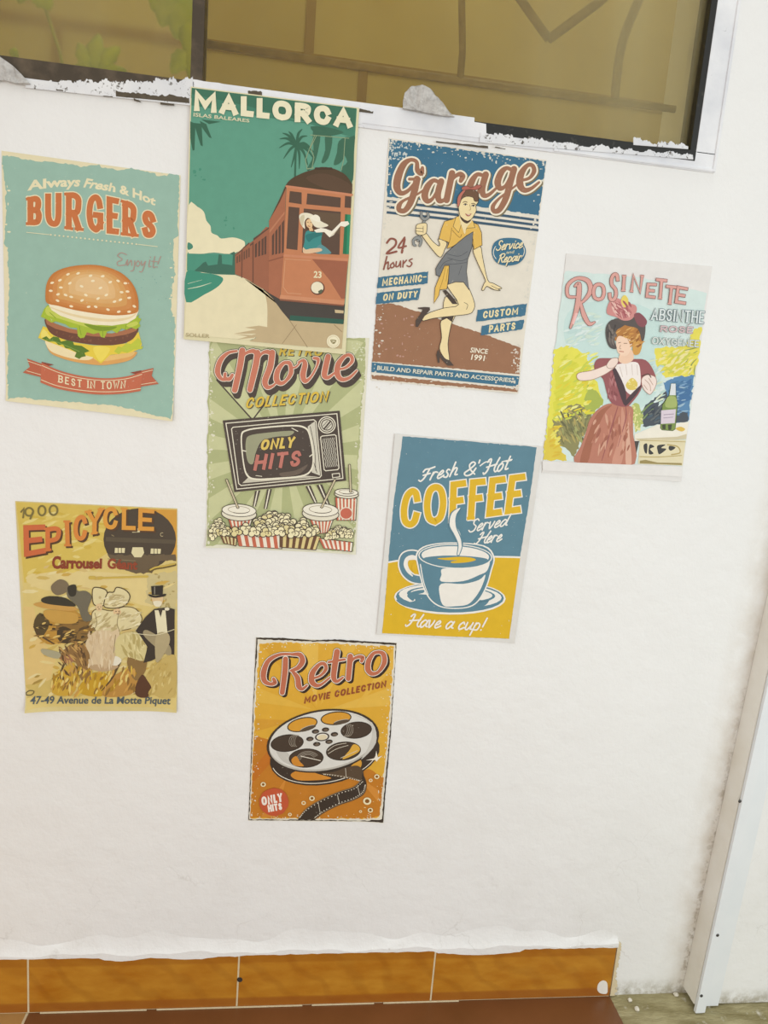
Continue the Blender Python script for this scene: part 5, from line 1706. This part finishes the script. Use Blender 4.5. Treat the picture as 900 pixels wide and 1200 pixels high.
def coffee_poster():
    K = [(119, 34), (858, 99), (716, 1086), (26, 1042)]
    P = Poster((435, 500, 4.2857), K, '#dcdad5', 'blue and yellow COFFEE poster with a steaming cup on a saucer',
               curls=[((700, 560), (790, 568), .0025), ((120, 500), (78, 497), .0015)], wear=.15)
    bl, ye, wh = '#5d8494', '#dcb328', '#ece8df'
    P.part('printed_ground')
    P.poly(rag([(158, 48), (500, 74), (829, 102), (790, 380), (746, 650), (690, 1063), (380, 1052), (54, 1036), (72, 850), (85, 680), (110, 400)], 1.5, 3, 16), bl)
    P.poly([(85, 676), (160, 664), (600, 650), (747, 652), (690, 1063), (380, 1052), (54, 1036), (72, 850)], ye)
    P.poly([(85, 676), (160, 663), (260, 655), (600, 648), (747, 650), (746, 659), (600, 656), (260, 664), (160, 672), (85, 684)], wh)
    P.edge_wear(K, 50, 90, 3, '#d9dad4', 3)
    P.flecks(50, lambda r: (r.uniform(130, 780), r.uniform(70, 630)), 2.2, '#8fabb2', 4)
    P.part('greeting_lettering')
    P.word('Fresh', [(252, 214), (436, 172)], [(238, 276), (430, 244)], 8, wh, font=CUR, gap=.04, slant=.18)
    P.word("&'", [(470, 186), (546, 166)], [(462, 248), (538, 234)], 8, wh, font=CUR, gap=.06, slant=.1)
    P.word('Hot', [(574, 164), (700, 146)], [(566, 238), (684, 214)], 8, wh, font=CUR, gap=.08, slant=.1)
    P.strokes([([(656, 176), (706, 164)], 6), ([(546, 196), (572, 178), (592, 176)], 6)], wh)
    P.part('headline_lettering')
    P.word('COFFEE', [(158, 318), (300, 290), (460, 268), (620, 254), (776, 234)], [(138, 512), (300, 494), (450, 474), (600, 450), (746, 430)], 33, ye, gap=.13, slant=.0, serif=.60, outline=wh, ow=11)
    P.part('served_here_lettering')
    P.word('Served', [(500, 466), (690, 438)], [(486, 530), (676, 496)], 7, wh, font=CUR, gap=.03, slant=.12)
    P.word('Here', [(540, 530), (662, 514)], [(520, 590), (648, 574)], 7, wh, font=CUR, gap=.03, slant=.12)
    c = P.part('coffee_cup_picture')
    P.part('saucer', c)
    P.ell(394, 858, 280, 84, wh, 1)
    P.ell(394, 856, 271, 76, bl, 1)
    P.ell(396, 848, 258, 60, wh, 2)
    P.ell(400, 842, 222, 44, bl, 2)
    P.ell(402, 840, 206, 36, wh, 2)
    P.poly([(124, 868), (170, 880), (220, 872), (210, 850), (250, 840), (560, 870), (590, 872), (560, 902), (470, 928), (360, 930), (240, 916), (160, 896)], bl, True)
    P.poly([(180, 846), (210, 826), (262, 818), (262, 832), (226, 844), (212, 872), (196, 866)], bl, True)
    P.part('handle', c)
    hp = [(252, 652), (205, 640), (168, 652), (158, 690), (172, 730), (204, 758), (244, 768)]
    P.strokes([(hp, 50)], wh)
    P.strokes([(hp, 36)], bl)
    P.strokes([([(240, 660), (205, 652), (180, 664), (172, 692), (184, 724), (206, 748)], [10, 18, 20, 20, 14, 6])], wh)
    P.poly([(206, 690), (226, 682), (230, 732), (216, 738), (204, 716)], ye, True)
    P.part('bowl', c)
    bowl = [(232, 640), (238, 700), (252, 760), (272, 820), (304, 870), (352, 900), (420, 908), (490, 900), (536, 868), (574, 800), (598, 720), (610, 655), (560, 600), (400, 585), (280, 600)]
    P.poly([(420 + (x - 420) * 1.04, 745 + (y - 745) * 1.035) for x, y in bowl], wh, True)
    P.poly(bowl, bl, True)
    P.poly([(358, 712), (450, 710), (540, 694), (592, 672), (580, 722), (540, 744), (460, 774), (352, 776), (352, 742)], wh, True)
    P.poly([(350, 788), (460, 788), (540, 768), (572, 742), (552, 806), (516, 862), (480, 892), (420, 900), (364, 898), (344, 850)], wh, True)
    P.strokes([([(246, 690), (258, 760), (272, 808), (286, 842)], [5, 5, 4, 3])], wh)
    P.ell(421, 650, 186, 62, wh, 2)
    P.ell(421, 650, 180, 57, bl, 2)
    P.ell(421, 648, 170, 49, wh, 2)
    P.poly([(262, 660), (330, 648), (420, 646), (520, 652), (582, 664), (560, 684), (490, 698), (400, 700), (310, 690)], bl, True)
    P.part('coffee', c)
    P.poly([(330, 660), (380, 656), (440, 652), (500, 656), (524, 668), (480, 680), (410, 684), (400, 676), (430, 670), (370, 668)], ye, True)
    P.part('steam', c)
    st = [(444, 408), (414, 440), (408, 490), (432, 540), (446, 590), (436, 640)]
    P.strokes([(st, [6, 36, 42, 40, 28, 16])], bl)
    P.strokes([(st, [4, 24, 30, 28, 18, 8])], wh)
    P.strokes([([(452, 410), (436, 440), (426, 470), (428, 505), (450, 560), (455, 600)], [3, 6, 6, 6, 5, 3])], bl)
    P.part('invitation_lettering')
    P.word('Have a cup!', [(190, 938), (576, 960)], [(176, 1000), (562, 1022)], 8, wh, font=CUR, gap=.05, slant=.14)
    P.close()


def carrousel_poster():
    K = [(35, 30), (848, 68), (848, 1084), (92, 1084)]
    out = None
    P = Poster((10, 580, 4.2857), K, '#d5c488', 'sepia carousel poster with a top-hatted gentleman, lowest on the left',
               curls=[((150, 1000), (92, 1084), .007), ((770, 1000), (848, 1084), .006)])
    P.part('printed_ground')
    P.poly(rag([(37, 34), (400, 50), (846, 70), (846, 560), (842, 1076), (800, 1066), (500, 1060), (160, 1062), (100, 1072), (80, 800), (74, 500), (58, 250)], 2, 3, 18), '#d8c27a')
    P.poly([(40, 36), (400, 52), (700, 66), (560, 250), (300, 420), (80, 440), (62, 250)], '#d3b95a')
    P.poly([(90, 420), (300, 380), (700, 420), (720, 560), (420, 470), (200, 480)], '#ddc98a', True)
    P.poly([(76, 560), (130, 560), (150, 700), (240, 820), (200, 960), (90, 980)], '#dcbf7c')
    P.poly([(700, 70), (846, 74), (844, 330), (760, 300)], '#d09a3e')
    P.poly(rag([(700, 400), (844, 380), (842, 600), (770, 570), (690, 540)], 6, 4, 14), '#c9ba86')
    P.flecks(30, lambda r: (r.uniform(740, 838), r.uniform(390, 560)), 9, '#a99660', 12)
    P.poly(rag([(90, 960), (220, 930), (400, 980), (700, 960), (840, 900), (840, 1010), (100, 1010)], 8, 4, 20), '#cdb56a')
    P.dabs(150, lambda q: (90 + q.random() * 740, 330 + q.random() * 640), ['#dfcb8c', '#cbb062', '#e2d29a', '#c9a652', '#d2b878'], 30, 31, -.2)
    P.dabs(60, lambda q: (80 + q.random() * 400, 60 + q.random() * 330), ['#dcc56c', '#cdb04a', '#e0cd80'], 32, 32, -.2)
    P.dabs(60, lambda q: (100 + q.random() * 720, 900 + q.random() * 100), ['#b79a4c', '#d9c27c', '#a98d48', '#e0d09a'], 26, 33, -.6)
    P.part('round_building_picture')
    P.ell(660, 222, 182, 156, '#4e4336')
    P.poly(rag([(500, 300), (840, 300), (844, 330), (760, 330), (720, 390), (640, 396), (560, 370)], 4, 4, 12), '#6a5a44')
    P.poly([(490, 210), (840, 225), (836, 245), (488, 232)], '#5c5140')
    for q in [[(536, 265), (586, 266), (584, 290), (534, 290)], [(716, 268), (766, 270), (764, 294), (714, 294)], [(624, 262), (676, 262), (682, 290), (668, 312), (634, 312), (618, 290)], [(624, 166), (682, 166), (680, 186), (622, 188)]]:
        P.poly(q, '#ded3a6')
    P.strokes([([(552, 264), (552, 291)], 3), ([(568, 264), (568, 291)], 3), ([(732, 268), (732, 294)], 3), ([(748, 268), (748, 294)], 3)], '#4e4336', smooth=False)
    P.ring(772, 198, 8, 9, 3, '#b5a57e', a0=60, a1=300)
    P.strokes([([(520, 200), (530, 206)], 4), ([(500, 320), (640, 330)], 3)], '#8d7d5c', smooth=False)
    P.part('title_lettering')
    og, sh = '#cf6a3c', '#5a3d2a'
    for ch, tp, bt, ww, cc in (('E', [(76, 150), (186, 148)], [(80, 312), (190, 290)], 27, '#c96040'), ('P', [(186, 164), (268, 150)], [(188, 284), (262, 270)], 23, '#cf6b3e'), ('I', [(272, 132), (318, 122)], [(276, 264), (322, 250)], 22, '#d27a3e'),
                               ('C', [(328, 108), (398, 92)], [(328, 236), (398, 222)], 22, '#d5873f'), ('Y', [(392, 78), (478, 62)], [(396, 204), (470, 188)], 22, '#d8933f'), ('C', [(476, 60), (552, 58)], [(476, 174), (552, 170)], 21, '#d99a40'),
                               ('L', [(572, 62), (640, 64)], [(570, 174), (640, 176)], 21, '#d99a40'), ('E', [(654, 64), (734, 72)], [(652, 178), (732, 180)], 21, '#d8983f')):
        P.word(ch, tp, bt, ww, cc, serif=.8, shadow=sh, sd=(9, 9))
    P.part('year_lettering')
    for ch, x0, y0, x1, y1 in (('1', 62, 64, 84, 110),):
        P.strokes([([(66, 84), (80, 66), (76, 112)], 9)], '#7d7040', smooth=False)
    P.ring(106, 84, 20, 20, 9, '#7d7040'); P.line([(124, 88), (112, 118)], 9, '#7d7040', False)
    P.ring(170, 78, 18, 24, 9, '#7d7040'); P.ring(228, 76, 20, 24, 9, '#7d7040')
    P.part('subtitle_lettering')
    P.text('Carrousel', [(222, 304), (472, 318)], [(220, 366), (470, 366)], '#8a3a2c', .045)
    P.text('Géant', [(500, 316), (650, 326)], [(498, 366), (648, 372)], '#93402f', .04)
    P.strokes([([(710, 378), (740, 366), (780, 360), (836, 348)], 16)], '#6b5a30')
    P.strokes([([(714, 374), (740, 362), (780, 356), (836, 344)], 8), ([(412, 414), (432, 414)], 18), ([(454, 416), (700, 408)], 10)], '#c8ac52')
    P.part('address_lettering')
    P.text('47-49 Avenue de La Motte Piquet', [(116, 1006), (818, 1010)], [(112, 1044), (814, 1046)], '#515c62', .02)
    P.strokes([([(92, 990), (108, 980), (130, 984), (120, 1000), (96, 1002), (92, 990)], 5)], '#6f6444')
    r = P.part('riders_picture')
    P.part('horses', r)
    for q, cc in [([(150, 640), (230, 580), (340, 580), (370, 640), (300, 720), (220, 750), (160, 720)], '#b98c3e'), ([(128, 650), (160, 590), (210, 640), (160, 720)], '#5a4a30'), ([(240, 650), (300, 640), (380, 620), (430, 650), (400, 720), (330, 740), (270, 730)], '#8a6a3a'),
                  ([(250, 670), (290, 660), (340, 700), (290, 750), (250, 720)], '#4b3d2b'), ([(260, 800), (330, 740), (400, 770), (420, 880), (370, 930), (340, 840), (270, 830)], '#8f6a42'),
                  ([(220, 990), (270, 880), (330, 840), (350, 920), (320, 1000)], '#c9a23e'), ([(350, 970), (430, 890), (510, 910), (490, 1000), (400, 1006)], '#c2992f'), ([(470, 1000), (540, 900), (640, 870), (640, 980), (560, 1010)], '#b98a44'),
                  ([(610, 800), (690, 780), (690, 880), (640, 930), (600, 860)], '#8c6f42'), ([(690, 920), (740, 850), (836, 800), (836, 1000), (740, 1006)], '#c5ac66'), ([(636, 970), (670, 900), (700, 930), (720, 970), (700, 1012), (650, 1010)], '#5c3b2c'),
                  ([(170, 770), (260, 790), (250, 820), (180, 800)], '#a9a283'), ([(260, 820), (310, 800), (330, 830), (290, 842)], '#a06a52')]:
        P.poly(q, cc, True, sub=3)
    P.strokes([([(280, 850), (250, 920), (216, 970)], [10, 6, 4]), ([(130, 660), (160, 700), (230, 745)], [6, 12, 6]), ([(560, 840), (520, 920), (470, 980)], [12, 9, 4]), ([(400, 660), (350, 680), (340, 720)], [14, 10, 6]), ([(330, 760), (380, 740), (410, 720)], [16, 12, 8])], '#5b4630')
    P.dabs(90, lambda q: (150 + q.random() * 280, 590 + q.random() * 160), ['#6e5535', '#c9a04e', '#8a6a3a', '#d6b66a', '#4a3a28'], 17, 34, -.2)
    P.dabs(70, lambda q: (260 + q.random() * 160, 750 + q.random() * 170), ['#7a5836', '#a57848', '#5e4430', '#c29a5a'], 17, 35, 1.0)
    P.dabs(110, lambda q: (220 + q.random() * 420, 870 + q.random() * 125), ['#d6b44a', '#a9822e', '#c99a4e', '#8d6a36', '#e0c878'], 20, 36, 1.9)
    P.dabs(50, lambda q: (710 + q.random() * 120, 850 + q.random() * 140), ['#d4bf7c', '#b49a56', '#c2a860'], 20, 37, 1.9)
    P.part('lady_in_dark_hat', r)
    P.poly([(128, 548), (180, 535), (300, 548), (350, 572), (300, 580), (190, 568)], '#c79a52', True)
    P.poly([(168, 520), (210, 506), (290, 516), (340, 556), (250, 552), (180, 540)], '#3f3a2e', True)
    P.poly([(190, 575), (310, 585), (350, 600), (340, 640), (240, 640), (186, 610)], '#c49a4c', True)
    P.poly([(220, 450), (260, 422), (300, 440), (300, 480), (250, 502), (220, 480)], '#7b6c54', True)
    P.poly([(300, 470), (330, 450), (350, 480), (390, 480), (420, 510), (400, 580), (430, 620), (380, 630), (350, 560), (300, 510)], '#716a58', True)
    P.poly([(300, 460), (340, 450), (340, 500), (310, 505)], '#3d382e', True)
    P.part('ladies_in_white', r)
    wh = '#dccf9f'
    P.poly([(420, 600), (450, 570), (520, 580), (580, 560), (640, 570), (672, 620), (640, 660), (560, 680), (500, 690), (440, 680)], wh, True, '#6b5a3a', 4)
    P.poly([(390, 740), (440, 680), (520, 660), (560, 690), (540, 800), (540, 860), (480, 880), (420, 870), (410, 800)], '#d6c09a', True)
    P.poly([(414, 850), (540, 850), (544, 868), (480, 884), (418, 872)], '#b99a78', True)
    P.poly([(530, 800), (560, 700), (680, 690), (696, 760), (680, 830), (600, 810), (560, 830)], '#d3c58c', True)
    P.poly([(424, 480), (440, 462), (494, 478), (494, 530), (470, 556), (430, 545)], wh, True, '#564632', 5)
    P.poly([(482, 540), (500, 490), (530, 486), (546, 462), (590, 476), (612, 508), (590, 550), (540, 566), (490, 562)], wh, True, '#564632', 5)
    P.flecks(14, lambda q: (q.uniform(440, 590), q.uniform(500, 555)), 8, '#c2b080', 3)
    P.poly([(530, 575), (556, 568), (568, 590), (550, 606), (532, 596)], '#d9b98c', True)
    P.poly([(510, 830), (540, 806), (570, 826), (550, 852), (520, 850)], '#e3ddc8', True)
    P.dabs(60, lambda q: (425 + q.random() * 235, 590 + q.random() * 85), ['#e6dbb4', '#c9ba88', '#d4c79a', '#b9a878'], 20, 38, -.6)
    P.dabs(50, lambda q: (405 + q.random() * 130, 700 + q.random() * 150), ['#decba8', '#c9b08a', '#d2bc98'], 24, 39, 1.5)
    P.dabs(40, lambda q: (565 + q.random() * 115, 705 + q.random() * 110), ['#ddd09a', '#c2b47c', '#b5a468'], 22, 40, 1.2)
    P.dabs(30, lambda q: (490 + q.random() * 100, 495 + q.random() * 60), ['#e8deba', '#c6b78a', '#b8a676'], 16, 41, -.4)
    P.strokes([([(436, 590), (446, 640), (430, 680)], 3), ([(560, 580), (548, 640), (560, 680)], 3), ([(540, 700), (530, 790)], 3)], '#8d7c58')
    P.poly([(444, 548), (462, 544), (474, 556), (468, 578), (452, 580), (442, 566)], '#dcbf92', True)
    P.strokes([([(450, 560), (455, 560)], 3), ([(464, 559), (468, 559)], 3), ([(454, 570), (462, 571)], 3), ([(540, 582), (545, 582)], 3), ([(555, 581), (560, 581)], 3), ([(546, 595), (555, 595)], 3)], '#6a4f38', smooth=False)
    P.part('gentleman', r)
    P.poly([(640, 680), (690, 610), (734, 570), (800, 562), (836, 572), (834, 800), (796, 790), (720, 830), (680, 840), (700, 760), (660, 700)], '#403830', False)
    P.poly([(736, 576), (790, 576), (800, 690), (750, 698)], '#e2d9b6')
    P.poly([(752, 566), (778, 566), (766, 612)], '#4c4338')
    P.poly([(680, 700), (700, 676), (800, 740), (820, 790), (800, 800), (740, 760)], '#a09270', True)
    P.poly([(744, 700), (800, 690), (810, 740), (760, 830), (740, 820)], '#b1a27c', True)
    P.poly([(724, 506), (776, 508), (774, 540), (758, 558), (740, 552), (726, 534)], '#d9bd90', True)
    P.poly([(730, 532), (770, 532), (764, 556), (738, 556)], '#e6ddc0', True)
    P.poly([(718, 456), (778, 452), (776, 500), (722, 500)], '#352f29')
    P.poly([(706, 496), (740, 504), (790, 494), (786, 506), (740, 514), (710, 506)], '#352f29', True)
    P.ell(798, 570, 12, 8, '#e6ddc0')
    P.strokes([([(736, 460), (736, 494)], 5)], '#8d8678', smooth=False)
    P.line([(620, 690), (740, 700), (834, 672)], 3, '#e0d6b0')
    P.close()


def retro_poster():
    K = [(92, 30), (854, 60), (780, 1029), (50, 1021)]
    P = Poster((280, 740, 4.6154), K, '#dfd9c8', 'orange Retro Movie Collection poster with a film reel, lowest of all',
               curls=[((690, 960), (780, 1029), .003)], wear=.3)
    dk, pk, cr = '#40352d', '#c46d63', '#e8e2d2'
    P.part('printed_ground')
    P.poly(rag([(94, 32), (240, 34), (400, 46), (520, 42), (852, 62), (822, 540), (779, 1026), (690, 1024), (52, 1018), (70, 560)], 1.2, 3, 12), '#3f352c')
    P.poly(rag([(102, 42), (240, 46), (400, 54), (520, 52), (848, 72), (838, 240), (816, 540), (792, 790), (772, 1010), (690, 1020), (56, 1014), (74, 560), (86, 300)], 2.2, 4, 12), '#dfd9c8')
    A = [(112, 62), (240, 58), (400, 62), (560, 66), (836, 80), (828, 240), (806, 540), (780, 790), (756, 1000), (690, 1010), (400, 1010), (62, 1008), (82, 560), (94, 300)]
    P.poly(rag(A, 4, 5, 14), '#dba93a')
    P.poly(rag([(84, 560), (160, 580), (300, 720), (470, 820), (700, 740), (784, 790), (758, 998), (690, 1008), (400, 1008), (64, 1006), (72, 800)], 4, 6, 16), '#c17c2a')
    for q, cc in [([(420, 400), (330, 62), (430, 64)], '#e2b852'), ([(440, 400), (560, 68), (640, 72)], '#e0b34a'), ([(480, 420), (820, 300), (812, 400)], '#e0b54e'), ([(400, 420), (96, 300), (92, 380)], '#dfb247'), ([(300, 480), (90, 470), (88, 540)], '#d39c36'), ([(620, 420), (836, 90), (834, 200)], '#e0b34a'), ([(420, 420), (120, 70), (220, 62)], '#d5a133'),
                  ([(160, 640), (76, 740), (72, 820), (180, 700)], '#c07227'), ([(260, 780), (120, 1000), (200, 1004)], '#d08a38'), ([(640, 780), (760, 860), (752, 920)], '#d28d3c')]:
        P.poly(q, cc)
    P.edge_wear([(108, 50), (844, 74), (770, 1012), (58, 1012)], 130, 26, 5, '#dfd9c8', 3)
    P.edge_wear([(108, 50), (844, 74), (770, 1012), (58, 1012)], 80, 90, 4, '#e6d9a8', 4)
    P.part('title_lettering')
    g = lambda q: [((295 + a / 5.143 - 280) * 4.6154, (745 + b / 5.143 - 740) * 4.6154) for a, b in q]
    t = [(g([(132, 258), (140, 280), (112, 288), (78, 270), (72, 220), (100, 150), (165, 112), (240, 108)]), [14, 18, 14, 22, 26, 20, 12, 8]),
         (g([(204, 138), (200, 220), (184, 340)]), [24, 26, 22]),
         (g([(240, 110), (290, 112), (306, 150), (280, 190), (236, 208)]), [9, 20, 26, 20, 8]),
         (g([(246, 212), (276, 250), (284, 300), (304, 318), (334, 296)]), [10, 24, 26, 14, 6]),
         (g([(352, 258), (410, 240), (446, 200), (438, 168), (406, 172), (366, 222), (362, 272), (388, 296), (420, 290), (470, 250)]), [7, 9, 15, 15, 15, 25, 27, 18, 10, 6]),
         (g([(514, 94), (500, 180), (494, 250), (514, 272), (550, 248)]), [28, 27, 24, 14, 6]), (g([(464, 156), (560, 140)]), 9),
         (g([(594, 122), (582, 255)]), [26, 24]), (g([(592, 180), (610, 140), (644, 124), (668, 130), (662, 150)]), [6, 9, 14, 18, 14]),
         (g([(770, 96), (734, 104), (704, 150), (700, 200), (724, 226), (764, 214), (798, 160), (794, 112), (770, 96), (750, 98)]), [12, 14, 24, 26, 18, 12, 22, 22, 14, 12])]
    P.extrude(t, '#3b2a22', 12, 11, 10, 4)
    P.strokes(t, '#3b2a22', 15)
    P.strokes(t, '#eee6d8', 11)
    P.strokes(t, '#bd6652', 4)
    P.word('MOVIE COLLECTION', [(358, 350), (798, 262)], [(352, 388), (794, 298)], 8.2, '#944631', gap=.2)
    f = P.part('film_reel_picture')
    P.part('back_flange', f)
    P.ell(464, 664, 300, 160, dk, -10)
    P.ring(464, 660, 292, 152, 4, cr, -10, a0=20, a1=170)
    P.poly([(280, 770), (340, 745), (440, 770), (500, 790), (430, 800), (320, 800)], '#cf8a34', True)
    P.poly([(600, 730), (650, 690), (664, 710), (650, 740), (610, 745)], '#d39a3a', True)
    P.part('front_flange', f)
    P.ell(454, 588, 306, 168, dk, -9, 48)
    P.ell(453, 592, 292, 156, '#bdb9ae', -9, 48)
    P.ell(453, 584, 290, 154, '#dad8d0', -9, 48)
    P.poly([(200, 640), (240, 700), (330, 730), (270, 660), (220, 620)], '#c4c1b8', True)
    P.poly([(600, 440), (690, 480), (720, 540), (700, 620), (660, 690), (740, 600), (720, 490)], '#c9c6bd', True)
    P.part('reel_openings', f)
    for cx, cy, rx, ry, rot, up in ((343, 500, 84, 38, -13, 1), (525, 466, 84, 37, -6, 1), (634, 530, 85, 46, -6, 0), (565, 643, 95, 51, -6, 0), (364, 681, 94, 52, -3, 0), (261, 600, 90, 47, -7, 0)):
        P.ell(cx, cy, rx, ry, dk, rot)
        P.ell(cx, cy, rx - 6, ry - 6, '#d59a36' if up else '#4a3c32', rot)
        if up:
            P.ell(cx + 30, cy + ry * .55, rx * .55, ry * .3, '#5a4a3c', rot - 6)
            P.ring(cx + 30, cy + ry * .5, rx * .5, ry * .26, 3, '#bdb5a4', rot - 6, a0=200, a1=330)
    for j in range(4):
        P.ring(298 + j * 8, 588, 26 - j * 2, 32, 2.2, '#a89e8e', 10, a0=100, a1=260)
        P.ring(590 - j * 8, 530, 26 - j * 2, 34, 2.2, '#a89e8e', 10, a0=-80, a1=80)
        P.ring(372, 700, 66 - j * 8, 56 - j * 6, 2.2, '#a89e8e', -6, a0=200, a1=330)
    P.poly([(284, 690), (310, 670), (330, 700), (350, 724), (300, 720)], '#cf8a34', True)
    P.poly([(596, 640), (620, 606), (650, 620), (644, 650), (560, 688)], '#d9a843', True)
    P.strokes([([(480, 640), (520, 612), (580, 600)], 3), ([(484, 656), (530, 630), (590, 612)], 3), ([(550, 680), (640, 640)], 3)], '#cfc6b2')
    P.line([(335, 670), (440, 694)], 4, '#e4dccb', False)
    P.part('reel_hub', f)
    P.ell(450, 566, 39, 23, dk, -6)
    P.ell(450, 566, 31, 17, '#e6e2d6', -6)
    P.ell(450, 568, 27, 14, '#dccfae', -6)
    for x, y in ((414, 537), (468, 527), (516, 552), (487, 592), (421, 605), (384, 577)):
        P.ell(x, y, 20, 12, dk, -6)
        P.ell(x + 2, y + 2, 12, 6, '#6e5f50', -6)
    P.part('film_strip', f)
    P.poly(catmull([(448, 762), (520, 752), (572, 732), (640, 722), (672, 748)]) + [(676, 800), (660, 806), (600, 790), (520, 782)], '#5a4738')
    P.poly(catmull([(668, 760), (690, 820), (676, 874), (620, 908), (540, 936), (460, 976), (410, 1014)]) + catmull([(318, 1014), (360, 960), (440, 908), (540, 864), (620, 838), (662, 800)]), dk)
    P.strokes([([(322, 1006), (364, 956), (444, 906), (540, 864), (622, 836), (664, 796)], 3), ([(406, 1008), (460, 970), (540, 930), (620, 902), (674, 868), (686, 826)], 3), ([(452, 764), (520, 772), (600, 784), (660, 802)], 3)], '#8d7e68')
    P.layer += 1
    for cv in ([(330, 1000), (364, 962), (444, 914), (540, 872), (622, 846), (668, 808)], [(412, 1000), (460, 964), (540, 924), (620, 896), (668, 864), (682, 826)], [(460, 768), (520, 774), (600, 790), (650, 802)]):
        for x, y in catmull(cv, False, 5):
            P.ell(x, y, 3.6, 2.6, '#e0d8c4', -30, 6)
            P.layer -= 1
    P.layer += 1
    P.strokes([([(428, 918), (440, 980)], 3), ([(532, 878), (544, 926)], 3), ([(640, 830), (654, 880)], 3), ([(576, 736), (580, 786)], 3)], '#c9c0ae', smooth=False)
    P.part('sparkle')
    P.poly([(684, 692), (736, 680), (742, 640), (750, 676), (776, 666), (752, 688), (744, 700), (736, 690)], '#ece5d4')
    o = P.part('only_hits_badge')
    P.poly(rag([(190 + 80 * math.cos(k * .35), 917 + 76 * math.sin(k * .35)) for k in range(18)], 2, 3, 12), '#c24f39')
    P.part('badge_lettering', o)
    P.word('ONLY', [(120, 890), (232, 868)], [(126, 938), (238, 914)], 11, '#efe6da', gap=.12)
    P.word('HITS', [(154, 934), (230, 920)], [(160, 972), (236, 958)], 9, '#efe6da', gap=.12)
    for x, y, s in ((395, 897, 15), (745, 780, 14), (693, 912, 22), (712, 800, 10), (132, 822, 14), (350, 922, 12), (710, 961, 14), (657, 968, 8), (276, 984, 10)):
        P.part('small_ring')
        P.ell(x, y, s, s * .9, '#eadfb6')
        P.ell(x, y, s * .55, s * .5, '#8a5a28' if s > 12 else '#d08a38')
        P.layer -= 2
    P.close()


for build in (burgers_poster, movie_poster, tram_poster, garage_poster, absinthe_poster, coffee_poster, carrousel_poster, retro_poster):
    build()
